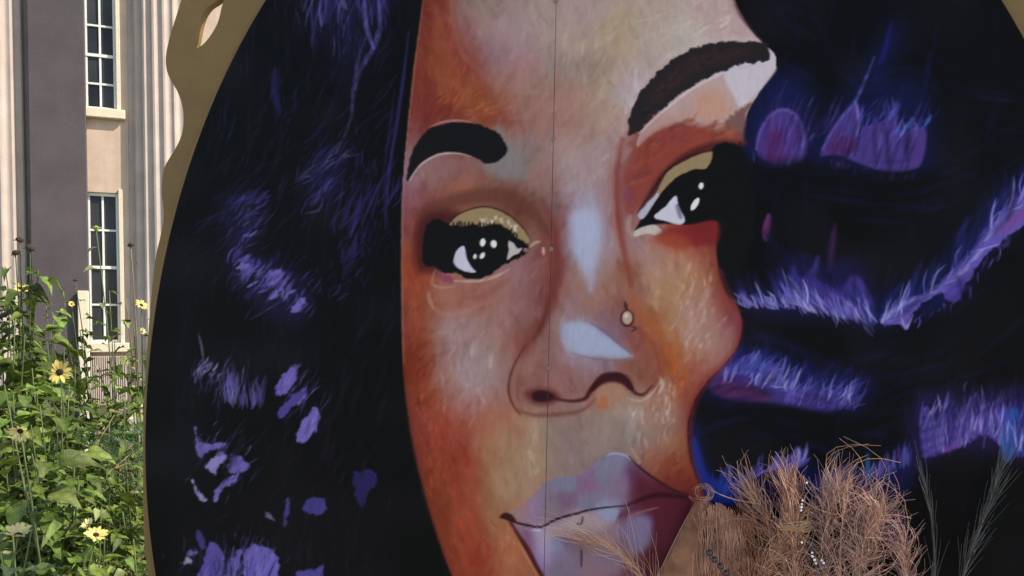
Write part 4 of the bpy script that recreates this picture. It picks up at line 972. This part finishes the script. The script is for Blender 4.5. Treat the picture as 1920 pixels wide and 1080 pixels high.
hole = smooth_path([(363, 91), (367, 72), (371, 50), (379, 26), (390, 11), (404, 2), (414, -10), (418, -26), (420, -6), (415, 16), (409, 40), (400, 58), (389, 74), (377, 86)], True, 3)
hole2 = smooth_path([(560, -300), (590, -320), (640, -330), (690, -322), (650, -300), (600, -288)], True, 3)
holes = [hole, hole2, np.array(mirror(hole)), np.array(mirror(hole2))]


def pcoord(x, y):
    p = pp(x, y); return p.dot(PB), p.z


cu = bpy.data.curves.new('frame', 'CURVE'); cu.dimensions = '2D'; cu.fill_mode = 'BOTH'; cu.extrude = .0085; cu.bevel_depth = .0012; cu.bevel_resolution = 1
for pts in [outline] + holes:
    sp = cu.splines.new('POLY'); sp.points.add(len(pts) - 1); sp.use_cyclic_u = True
    for k, (x, y) in enumerate(pts):
        a, z = pcoord(x, y); sp.points[k].co = (a, z, 0, 1)
tmp = bpy.data.objects.new('tmp', cu); COL.objects.link(tmp); bpy.context.view_layer.update()
me = bpy.data.meshes.new_from_object(tmp.evaluated_get(bpy.context.evaluated_depsgraph_get())); bpy.data.objects.remove(tmp)
me.materials.clear(); me.name = 'frame'
fr = mobj('frame', me, M['gold'], pan)
fr.matrix_local = Matrix.Translation(PN * -.0105) @ Matrix(((PB.x, 0, PN.x, 0), (PB.y, 0, PN.y, 0), (0, 1, 0, 0), (0, 0, 0, 1)))

# gold moulding line round the oval
v, f = [], []
ring = [(ECX + (ell_half(0) * 0 + EA) * math.cos(t) * 1.0, ECY + (EBU if math.sin(t) < 0 else EBD) * math.sin(t)) for t in np.linspace(0, 2 * math.pi, 241)]
prof = [(-2.2, .0002), (-1.0, .0042), (2.2, .0042), (3.6, .0002)]
for k, (x, y) in enumerate(ring):
    dx, dy = x - ECX, y - ECY; L_ = math.hypot(dx, dy)
    for o_, h_ in prof:
        v.append(pp(x + dx / L_ * (o_ + 1.5), y + dy / L_ * (o_ + 1.5), h_))
for k in range(len(ring) - 1):
    for j in range(3):
        f.append((k * 4 + j, k * 4 + j + 1, k * 4 + 5 + j, k * 4 + 4 + j))
py_obj('moulding', v, f, M['gold'], pan)

# screws in the joint
bm = bmesh.new()
for r0, r1, h0, h1 in ((.0048, .0040, 0, .0010), (.0030, .0020, .0010, .0026)):
    bmesh.ops.create_cone(bm, segments=10, radius1=r0, radius2=r1, depth=h1 - h0, cap_ends=True, matrix=Matrix.Translation((0, 0, (h0 + h1) / 2)))
sme = bpy.data.meshes.new('screw'); bm.to_mesh(sme); bm.free(); sme.materials.append(M['steel'])
rot = PN.to_track_quat('Z', 'Y')
for x, y in ((1037.5, 260), (1033.5, 467), (1042, 2), (1029, 690), (1047, -250), (1020, 1120), (1012, 1480), (1004, 1850)):
    s_ = mobj('screw', sme, None, pan, pp(x, y, .0138)); s_.rotation_mode = 'QUATERNION'; s_.rotation_quaternion = rot
# legs behind the panel
for x in (700, 1500):
    b = pp(x, 1900, -.05); t_ = pp(x, 200, -.05); v, f = [], []
    tube(v, f, [Vector((t_.x, t_.y, t_.z)), Vector((t_.x, t_.y, 0))], .03, .03, 4); tube(v, f, [Vector((t_.x, t_.y, t_.z * .8)), Vector((t_.x - PN.x * .9, t_.y - PN.y * .9, 0))], .025, .025, 4)
    py_obj('leg', v, f, M['wood'], pan)

# ---------------------------------------------------------------- sunflowers
def leaf_mesh(name, L_, W_, fold, droop, wav, m):
    prof = [(0, .0), (.06, .55), (.18, .95), (.34, 1.), (.52, .82), (.72, .48), (.88, .2), (1, 0)]
    v, f = [], []
    for i, (t, w_) in enumerate(prof):
        z = -droop * t * t * L_
        y = t * L_
        for s in (-1, -.5, 0, .5, 1):
            v.append((s * w_ * W_ * .5, y + (.03 * L_ if i == 1 else 0) * -abs(s), z + abs(s) * w_ * W_ * fold + wav * math.sin(i * 2.1 + s * 3) * W_ * .5 * abs(s)))
    for i in range(len(prof) - 1):
        for j in range(4):
            f.append((i * 5 + j, i * 5 + j + 1, i * 5 + 6 + j, i * 5 + 5 + j))
    b = len(v)                                    # the stalk
    v += [(.0016, 0, 0), (-.0016, 0, 0), (-.0012, -.3 * L_, -.02 * L_), (.0012, -.3 * L_, -.02 * L_), (0, -.15 * L_, .004)]
    f += [(b, b + 1, b + 4), (b + 1, b + 2, b + 4), (b + 2, b + 3, b + 4), (b + 3, b, b + 4)]
    me = bpy.data.meshes.new(name); me.from_pydata(v, [], f); me.update(); me.polygons.foreach_set('use_smooth', [True] * len(me.polygons)); me.materials.append(m)
    return me


LEAVES = [leaf_mesh('leaf', .10, .075, .22, .35, .10, M['leaf']), leaf_mesh('leaf', .12, .085, .12, .6, .14, M['leaf']), leaf_mesh('leaf', .085, .05, .3, .25, .08, M['leaf']),
          leaf_mesh('leaf', .10, .07, .18, .45, .12, M['leafp']), leaf_mesh('leaf', .13, .095, .2, .8, .16, M['leaf'])]


def petal_mesh(m):
    v, f = [], []
    for i, (t, w_) in enumerate(((0, .35), (.3, .85), (.6, 1.), (.85, .6), (1, .08))):
        for s in (-1, 0, 1):
            v.append((t, s * w_ * .21, .10 * math.sin(t * 2.2) + (0 if s else -.05)))
    for i in range(4):
        for j in range(2):
            f.append((i * 3 + j, i * 3 + j + 1, i * 3 + 4 + j, i * 3 + 3 + j))
    me = bpy.data.meshes.new('petal'); me.from_pydata(v, [], f); me.update(); me.polygons.foreach_set('use_smooth', [True] * len(me.polygons)); me.materials.append(m)
    return me


PET = {'petal': petal_mesh(M['petal']), 'petalp': petal_mesh(M['petalp'])}


def dome_mesh(name, m, h):
    bm = bmesh.new(); bmesh.ops.create_icosphere(bm, subdivisions=2, radius=1)
    for q in bm.verts:
        q.co.z *= h; q.co *= 1 + .07 * math.sin(q.co.x * 9) * math.sin(q.co.y * 11 + 2)
    me = bpy.data.meshes.new(name); bm.to_mesh(me); bm.free(); me.materials.append(m); me.polygons.foreach_set('use_smooth', [True] * len(me.polygons))
    return me


DISC, SEED, BUD = dome_mesh('disc', M['disc'], .5), dome_mesh('seed_head', M['seed'], .75), dome_mesh('bud', M['bud'], .9)


def flower(plant, loc, face, rad, petals='petal', n=13, open_=0.12, disc=.27):
    """flower head (part) with its petals and disc (sub-parts); face = direction it looks"""
    hd = empty('flower_head', loc, plant); hd.rotation_mode = 'QUATERNION'
    hd.rotation_quaternion = Vector(face).to_track_quat('Z', 'Y') @ Quaternion((0, 0, 1), random.uniform(0, 6))
    d = mobj('disc', DISC, None, hd); d.scale = (rad * disc,) * 3
    for k in range(n):
        p = mobj('petal', PET[petals], None, hd); a = 2 * math.pi * k / n + random.uniform(-.09, .09)
        p.location = (math.cos(a) * rad * disc * .7, math.sin(a) * rad * disc * .7, 0)
        L_ = rad * (1 - disc * .7) * random.uniform(.82, 1.06)
        p.rotation_euler = Euler((random.uniform(-.25, .25), -open_ + random.uniform(-.16, .16), a)); p.scale = (L_, L_ * random.uniform(.85, 1.15), L_)
    v, f = [], []
    tube(v, f, [(0, 0, -rad * .3), (0, 0, 0)], rad * .10, rad * .25, 7); py_obj('calyx', v, f, M['stem'], hd)
    return hd


def scatter_leaf(plant, p, out, sc, kinds=(0, 1, 2, 4), tilt=None):
    me = LEAVES[random.choice(kinds)]
    o = mobj('leaf', me, None, plant, p)
    out = Vector(out).normalized(); zt = random.uniform(-.45, .5) if tilt is None else tilt
    y = Vector((out.x, out.y, zt)).normalized(); n = Vector((random.uniform(-.4, .6), random.uniform(-.7, .25), 1)).normalized()
    x = y.cross(n).normalized(); z = x.cross(y)
    o.rotation_mode = 'QUATERNION'; o.rotation_quaternion = Matrix((x, y, z)).transposed().to_quaternion()
    o.location = Vector(p) + y * (.028 * sc); o.scale = (sc,) * 3
    return o


def plant(heads, label, nl, spread=.10, lsc=(.65, 1.25), kinds=(0, 1, 2, 4), group='sunflower plants beside the panel', base=None, name='sunflower_plant', dry=False, zmin=.25):
    """heads: list of (px, py, depth, kind, radius, facing)"""
    tops = [at(h[0], h[1], h[2]) for h in heads]
    b = Vector(base) if base else Vector((tops[0].x + random.uniform(-.12, .05), tops[0].y + random.uniform(-.05, .15), 0)); b.z = 0
    root = empty(name, b); tag(root, label, 'plant', group)
    v, f = [], []; lines = []
    for k, (h, t) in enumerate(zip(heads, tops)):
        t = t - b
        if k == 0:
            c = Vector((random.uniform(-.05, .05), random.uniform(-.05, .05), t.z * .55)); pts = bez((0, 0, 0), c, t, 12); main = pts
            tube(v, f, pts, .0055, .0018, 6)
        else:
            st = main[random.randint(6, 9)]; pts = bez(st, st * .35 + t * .65 + Vector((0, 0, -.02)), t, 7); tube(v, f, pts, .0034, .0016, 5)
        lines.append(pts)
    py_obj('stem', v, f, M['dry'] if dry else M['stem'], root, True)
    tot = 0
    for k in range(nl):
        pts = lines[0] if random.random() < .72 or len(lines) == 1 else random.choice(lines[1:])
        t = random.uniform(.12, .97) if pts is lines[0] else random.uniform(.1, .95); i = t * (len(pts) - 1); j = int(i); p = pts[j].lerp(pts[min(j + 1, len(pts) - 1)], i - j)
        if p.z < zmin:
            continue
        a = random.uniform(0, 2 * math.pi); o_ = Vector((math.cos(a), math.sin(a), 0)); sc = random.uniform(*lsc) * (1.15 - .55 * t if pts is lines[0] else .7)
        r_ = random.uniform(.0, spread) * (1.2 - .7 * t)
        scatter_leaf(root, p + o_ * r_ + Vector((0, 0, random.uniform(-.01, .03))), o_, sc, kinds)
    for h, t in zip(heads, tops):
        t = t - b; kd, rad = h[3], h[4]; face = h[5] if len(h) > 5 else (.2, -1, .2)
        if kd == 'flower':
            flower(root, t, face, rad)
        elif kd == 'pale':
            flower(root, t, face, rad, 'petalp', 14, .5)
        elif kd == 'seed':
            o = mobj('seed_head', SEED, None, root, t); o.scale = (rad, rad, rad); o.rotation_euler = (random.uniform(-.6, .6), random.uniform(-.6, .6), 0)
            for q in range(5):
                a = q * 1.26; v, f = [], []; tube(v, f, [(0, 0, 0), (math.cos(a) * rad * 1.5, math.sin(a) * rad * 1.5, -rad * .5)], rad * .25, rad * .06, 4)
                s_ = py_obj('bract', v, f, M['seed'], o); s_.scale = (1 / rad,) * 3
        elif kd == 'bud':
            o = mobj('bud', BUD, None, root, t); o.scale = (rad, rad, rad * 1.2)
            for q in range(8):
                a = q * .785; p_ = scatter_leaf(root, t + Vector((math.cos(a) * rad * .6, math.sin(a) * rad * .6, 0)), (math.cos(a), math.sin(a), 0), rad * 14, (3,), .35)
    return root


F = (.25, -1, .25)
plant([(112, 698, 2.7, 'flower', .041, (.15, -1, .12)), (88, 640, 2.8, 'none', 0)], 'sunflower plant with one wide open yellow bloom with a dark centre', 46)
plant([(38, 808, 2.2, 'pale', .030, (.15, -.75, -.5)), (8, 720, 2.3, 'none', 0)], 'sunflower plant whose pale bloom hangs face down with a dark back', 44)
plant([(37, 449, 3.0, 'seed', .013), (57, 464, 3.0, 'seed', .015), (29, 474, 3.0, 'seed', .012), (10, 500, 3.0, 'none', 0)], 'tall plant with a cluster of brown seed heads beside the left column', 60, .09, (.5, 1.), zmin=.9)
plant([(40, 541, 3.05, 'flower', .026, (.6, -.6, .6)), (72, 505, 3.0, 'none', 0), (15, 560, 3.0, 'bud', .008)], 'sunflower plant with a small yellow bloom turned upwards under the seed heads', 44)
plant([(180, 428, 3.35, 'bud', .010), (205, 545, 3.3, 'none', 0)], 'thin tall stem with one yellow-green bud in front of the lower window', 24, .04, (.4, .8), (2, 3), zmin=.9, base=(at(232, 700, 3.3).x, 3.3, 0))
plant([(265, 572, 3.1, 'flower', .026, (.7, -.4, .6)), (266, 622, 3.1, 'pale', .016, (.8, -.4, .3)), (250, 600, 3.1, 'none', 0)], 'sunflower plant with two yellow blooms against the gold frame edge', 52, .09, (.4, .8))
plant([(34, 1003, 2.0, 'pale', .034, (.2, -.3, .9)), (60, 990, 2.0, 'none', 0)], 'low sunflower plant with a broad pale green-yellow bloom', 34, .12, (.7, 1.2), (0, 1, 3, 4))
plant([(180, 1003, 2.12, 'flower', .029, (.3, -.4, .85)), (165, 985, 2.12, 'pale', .02, (-.3, -.5, .8))], 'low sunflower plant with a ragged tuft of yellow petals', 34, .12, (.6, 1.1))
plant([(78, 1066, 1.95, 'bud', .013), (40, 1075, 1.95, 'none', 0)], 'low leafy plant with one fat yellow bud', 30, .12, (.7, 1.2), (0, 1, 3, 4))
plant([(245, 459, 3.4, 'seed', .011), (235, 560, 3.4, 'none', 0)], 'thin stem with one brown seed head in front of the right column', 12, .05, (.4, .7), (2, 3), zmin=1.0, dry=True)
plant([(141, 525, 3.4, 'seed', .007), (134, 570, 3.4, 'flower', .014, (.5, -.7, .4)), (118, 600, 3.4, 'none', 0)], 'sunflower plant with a tiny dark seed head before the grey slab', 44, .08, (.4, .75))
spots = [(18, 570, 3.2), (62, 590, 3.3), (100, 600, 3.5), (240, 655, 3.3), (150, 770, 3.0), (235, 740, 3.0), (60, 690, 2.9), (205, 790, 2.8), (100, 800, 2.75), (10, 860, 2.6), (262, 850, 2.8),
         (150, 900, 2.6), (60, 930, 2.5), (230, 960, 2.55), (120, 1000, 2.45), (-60, 600, 3.1), (-50, 820, 2.7), (-120, 700, 3.0), (215, 640, 3.5), (20, 640, 3.0), (175, 700, 3.4), (270, 700, 3.2), (5, 500, 3.15), (45, 530, 3.2), (85, 560, 3.3), (28, 600, 2.9), (120, 650, 3.1), (75, 760, 2.6), (25, 740, 2.65), (140, 850, 2.5), (200, 880, 2.5), (190, 950, 2.4), (90, 930, 2.4), (250, 1010, 2.4), (20, 950, 2.2), (110, 1060, 2.1), (150, 620, 3.3), (60, 850, 2.45), (235, 860, 2.6), (130, 720, 2.8)]
for k, (x, y, d) in enumerate(spots):
    plant([(x, y, d, 'none', 0), (x + random.uniform(-30, 30), y + random.uniform(15, 60), d + random.uniform(-.1, .1), 'none', 0)],
          'green leafy plant without blooms in the mass beside the panel', random.randint(72, 92) + (34 if x > 115 else 0), .16, (.45, 1.1) if x < 115 else (.32, .72), (0, 1, 2, 4, 3) if k % 3 == 0 else (0, 1, 2, 4), 'leafy plants without blooms', name='leafy_plant')

# feathery ground foliage between the stems: nobody could count it
v, f = [], []
for k in range(3000):
    x, y = random.uniform(-80, 300), 1130 - 330 * random.random() ** 1.3
    d = random.uniform(2.7, 3.9); p = at(x, y, d)
    if p.z < .1 or (p - (P0 + PN * .1)).dot(PN) > -.06:
        continue
    a = random.uniform(0, 6.28); dr = Vector((math.cos(a), math.sin(a) * .8, random.uniform(-.3, .7))).normalized(); L_ = random.uniform(.035, .075)
    sd_ = dr.cross(Vector((random.uniform(-.5, .5), -.6, .7))).normalized()
    for q in range(6):
        t = q / 6; c = p + dr * L_ * t
        for s in (-1, 1):
            e = c + (sd_ * s + dr * .8).normalized() * L_ * .42 * (1 - .6 * t); wv = dr * L_ * .055
            b = len(v); v += [c - wv, c + wv, e]; f.append((b, b + 1, b + 2))
tag(py_obj('undergrowth', v, f, M['fern']), 'dense dark green feathery foliage filling between the sunflower stems', 'foliage', kind='stuff')
v, f = [], []
for k in range(420):
    p = at(random.uniform(-80, 300), random.uniform(840, 1130), random.uniform(2.7, 4.0))
    if p.z < .05 or (p - (P0 + PN * .1)).dot(PN) > -.1:
        continue
    a = random.uniform(0, 6.28); e = p + Vector((math.cos(a) * .12, math.sin(a) * .12, random.uniform(-.02, .2)))
    tube(v, f, [p, (p + e) / 2 + Vector((.01, 0, .01)), e], .0028, .0014, 3)
tag(py_obj('dry_twigs', v, f, M['litter']), 'tangle of thin brown dry twigs among the green foliage', 'twigs', kind='stuff')
# ---------------------------------------------------------------- dried grasses in front of the panel
PL = dict(
    tan=mat('tan_plume', (.44, .215, .14), .7, .2, 30, 0, hue=(.68, .37, .24), trans=.25),
    pink=mat('rosy_brown_plume', (.44, .25, .20), .7, .2, 30, 0, hue=(.64, .40, .33), trans=.25),
    orange=mat('orange_blond_plume', (.60, .29, .14), .6, .2, 30, 0, hue=(.80, .46, .26), trans=.25),
    gilt=mat('pale_gold_plume', (.74, .44, .31), .5, .15, 30, 0, hue=(.84, .58, .44), trans=.25),
    brown=mat('brown_dry_leaf', (.24, .10, .055), .5, .4, 22, .4, 80, hue=(.42, .185, .10), spec=.15),
    grey=mat('grey_dry_grass', (.055, .054, .05), .8, .2, 30, 0, hue=(.085, .082, .076)),
    bead=mat('clear_glass_bead', (.75, .72, .72), .06, .05, 30, 0, spec=.9),
    black=mat('black_glass_bead', (.012, .012, .014), .12, .05, 30, 0, spec=.8),
    tie=mat('straw_tie', (.44, .30, .15), .7, .2, 60, .2),
)


def pf(x, y, off): return hit(x, y, P0 + PN * off, PN)


def fibre(v, f, a, b, bend, w0, w1, n=6, off0=.06, off1=.06):
    """one fibre from pixel a to pixel b; both ends at a distance off from the panel"""
    p, q = pf(a[0], a[1], off0), pf(b[0], b[1], off1); d = q - p; s = d.cross(PN).normalized()
    m_ = (p + q) / 2 + s * d.length * bend + PN * random.uniform(-.01, .01)
    tube(v, f, bez(p, m_, q, n), w0, w1, 3)


def plume(label, core, spread, n, length, mt, base, off=.06, w=(.0007, .00026), down=.15, name='plume', curl=.4, flat=1.):
    """core: pixel path of the plume axis from bottom to top; fibres sweep up and outwards from it"""
    c = smooth_path(core, False, 6); pts = [pf(x, y, off) for x, y in c]
    g = Vector((pts[0].x + base * .1, pts[0].y - .02, 0))
    root = empty(name, g); tag(root, label, 'dried grass', 'dried grasses in front of the panel')
    v, f = [], []
    tube(v, f, [p - g for p in bez((g.x, g.y, 0), (pts[0].x, pts[0].y, pts[0].z * .6), pts[0], 8)] + [p - g for p in pts[1:]], .0034, .0010, 5)
    py_obj('stem', v, f, PL['tan'] if mt != 'grey' else PL['grey'], root, True)
    v, f = [], []
    for k in range(n):
        t = random.random() ** .9; i = t * (len(c) - 1.001); j = int(i); q = c[j] + (c[j + 1] - c[j]) * (i - j); ax = c[j + 1] - c[j]; ax = ax / (np.hypot(*ax) + 1e-6)
        s = random.choice((-1, 1)) * abs(random.gauss(0, 1)); a = s * spread * (1.1 - .5 * t)
        ca, sa = math.cos(a), math.sin(a); dr = np.array((ax[0] * ca - ax[1] * sa, ax[0] * sa + ax[1] * ca)); L_ = random.uniform(*length)
        e = q + dr * L_ + np.array((0, down * L_ * abs(a)))
        v2 = []; fibre(v2, f_ := [], q, e, random.gauss(0, curl) * .5, w[0] * random.uniform(.7, 1.2), w[1], 6, off + random.uniform(-.012, .012), max(.004, off + random.uniform(-.05, .05) * flat))
        b_ = len(v); v += [p - g for p in v2]; f += [tuple(b_ + z for z in fc) for fc in f_]
    fo = py_obj('fibres', v, f, PL[mt], root); fo['kind'] = 'stuff'
    if mt in ('tan', 'pink', 'orange'):           # a third of the fibres are bleached to pale gold
        fo.data.materials.append(PL['gilt']); nf = 20; idx = np.arange(len(fo.data.polygons)) // nf
        pick = np.random.RandomState(n).rand(int(idx.max()) + 1) < .3; fo.data.polygons.foreach_set('material_index', pick[idx].astype(np.int32)); fo.data.update()
    return root


random.seed(21)
plume('tall tan feathery plume with stiff upright fibres, tied with straw', [(1497, 1120), (1490, 1040), (1484, 975), (1478, 920)], .40, 400, (35, 90), 'tan', 0, .07)
plume('rosy grey plume fanning up to the right of the straw tie', [(1545, 1120), (1550, 1040), (1548, 980), (1560, 930)], .6, 360, (40, 100), 'pink', 1, .06)
plume('rosy brown fluffy plume with fibres arching over at its right side', [(1600, 1130), (1612, 1060), (1622, 1000), (1630, 965)], .8, 480, (35, 105), 'pink', 2, .065, curl=.7)
plume('brown plume leaning left with fine spread fibres', [(1490, 1110), (1460, 1030), (1432, 970), (1412, 935)], .45, 230, (40, 105), 'tan', -1, .055)
plume('orange blond plume sweeping across the painted lower lip', [(1250, 1160), (1225, 1110), (1190, 1062), (1150, 1030), (1105, 1012)], .34, 95, (60, 140), 'orange', -2, .045, down=0, w=(.0005, .0002))
plume('thin dark grey grass sprig crossing the black painted hair', [(1752, 1130), (1752, 1040), (1746, 970), (1730, 890)], .12, 34, (40, 110), 'grey', 1, .05, w=(.0006, .0003), curl=.08)
plume('long grey feathery sprig leaning right over the black painted hair', [(1790, 1130), (1815, 1050), (1845, 970), (1872, 890)], .2, 95, (40, 110), 'grey', 1, .05, w=(.0006, .0003), curl=.08)
plume('short brown tuft low between the rosy plume and the grey sprigs', [(1700, 1130), (1700, 1070), (1690, 1020)], .6, 200, (30, 80), 'pink', 1, .05)

plume('sparse plume of long curling stray fibres among the rosy plumes', [(1580, 1140), (1575, 1050), (1580, 980), (1590, 930)], .8, 45, (70, 130), 'tan', 1, .075, w=(.0006, .0003), curl=.9)
plume('short orange brown tuft leaning right under the straw tie', [(1400, 1150), (1420, 1090), (1450, 1040), (1480, 1000)], .5, 420, (30, 80), 'orange', -1, .05)
plume('low dark brown tuft between the curled leaf and the tan plume', [(1390, 1160), (1396, 1090), (1404, 1030), (1400, 985)], .45, 420, (25, 70), 'brown', -1, .045)

# curled brown dry leaf with a looped tip
lb = pf(1300, 1080, .05); lf = empty('dry_leaf', (lb.x, lb.y - .02, 0)); g = lf.location.copy()
tag(lf, 'curled brown dry leaf with a looped tip over the painted mouth corner', 'dried leaf')
edgeL = smooth_path([(1190, 1160), (1230, 1085), (1262, 1020), (1288, 970), (1306, 940)], False, 5); edgeR = smooth_path([(1395, 1160), (1380, 1085), (1378, 1020), (1362, 965), (1330, 940)], False, 5)
v, f = [], []; nn = 13
for k in range(len(edgeL)):
    for j in range(nn):
        t = j / (nn - 1); q = edgeL[k] * (1 - t) + edgeR[k] * t
        fold = .022 * math.sin(math.pi * t) + .0035 * math.sin(t * 15 + k * .15)
        v.append(pf(q[0], q[1], .03 + fold) - g)
for k in range(len(edgeL) - 1):
    for j in range(nn - 1):
        f.append((k * nn + j, k * nn + j + 1, (k + 1) * nn + j + 1, (k + 1) * nn + j))
bl = py_obj('blade', v, f, PL['brown'], lf, True); sol = bl.modifiers.new('thickness', 'SOLIDIFY'); sol.thickness = .002
v, f = [], []
tube(v, f, [pf(x, y, .033) - g for x, y in edgeL], .0012, .0007, 5); py_obj('rim', v, f, PL['pink'], lf, True)
v, f = [], []
for k in range(15):
    a0 = random.uniform(0, 6.28); rx, ry = random.uniform(10, 26), random.uniform(7, 20); cx, cy = 1318 + random.gauss(0, 4), 924 + random.gauss(0, 3); d_ = random.uniform(.035, .065)
    tube(v, f, [pf(cx + rx * math.cos(a0 + t * .5), cy + ry * math.sin(a0 + t * .5), d_) - g for t in range(random.randint(5, 11))], .0006, .0004, 3)
for k in range(260):
    x = random.gauss(1360, 24); fibre(v2 := [], f_ := [], (x, 940 + abs(x - 1345) * .5 + random.expovariate(1 / 22)), (x + random.gauss(16, 20), random.uniform(1040, 1150)), random.gauss(0, .16), .0009, .0005, 6, .06, .065)
    b_ = len(v); v += [p - g for p in v2]; f += [tuple(b_ + z for z in fc) for fc in f_]
fo = py_obj('fibres', v, f, PL['tan'], lf); fo['kind'] = 'stuff'
v, f = [], []; tube(v, f, [(0, 0, 0), (0, .005, lb.z * .5), lb - g], .004, .003, 5); py_obj('stem', v, f, PL['brown'], lf)

# straw tie round the plumes
v, f = [], []
tb = pf(1490, 985, .07)
for k in range(5):
    z0 = (k - 2) * .0035; tube(v, f, [Vector((.026 * math.cos(t), .016 * math.sin(t), z0 + .002 * math.sin(t * 2 + k))) for t in np.linspace(0, 2 * math.pi, 15)], .0016, .0016, 5)
ti = py_obj('straw_tie', v, f, PL['tie']); ti.location = tb; tag(ti, 'pale yellow straw tie wound round the tan plume', 'tie')


def strand(label, pix, r, mt, name, group=None):
    p = smooth_path(pix, False, 24); P = [pf(x, y, .10) for x, y in p]; root = empty(name, P[0]); tag(root, label, 'beads', group); g = root.location.copy()
    v, f = [], []; tube(v, f, [q - g for q in P], .0006, .0006, 4); py_obj('thread', v, f, PL['black'], root)
    bm = bmesh.new(); bmesh.ops.create_icosphere(bm, subdivisions=2, radius=1); me = bpy.data.meshes.new('bead'); bm.to_mesh(me); bm.free(); me.materials.append(PL[mt])
    if mt == 'black':
        me.polygons.foreach_set('use_smooth', [True] * len(me.polygons))
    acc = 0; last = P[0]
    for q in P:
        acc += (q - last).length; last = q
        if acc > r * 2.3 or q is P[0]:
            acc = 0 if random.random() < .45 or mt == 'black' else -r * 3
            if acc:
                continue
            b = mobj('bead', me, None, root, q - g + Vector((0, -.001, 0))); b.scale = (r * random.uniform(.8, 1.2),) * 3; b.rotation_euler = (random.random() * 3, random.random() * 3, 0)
    return root


strand('string of clear faceted beads hanging through the plumes', [(1512, 905), (1504, 940), (1498, 985), (1500, 1012), (1520, 1035), (1545, 1058), (1550, 1110)], .0022, 'bead', 'bead_string')
strand('short string of clear faceted beads beside the straw tie', [(1522, 990), (1526, 1020), (1522, 1040), (1530, 1060), (1528, 1110)], .0026, 'bead', 'bead_string')
strand('string of shiny black beads below the curled dry leaf', [(1330, 1036), (1342, 1052), (1358, 1070), (1372, 1095), (1380, 1140)], .0062, 'black', 'bead_string')
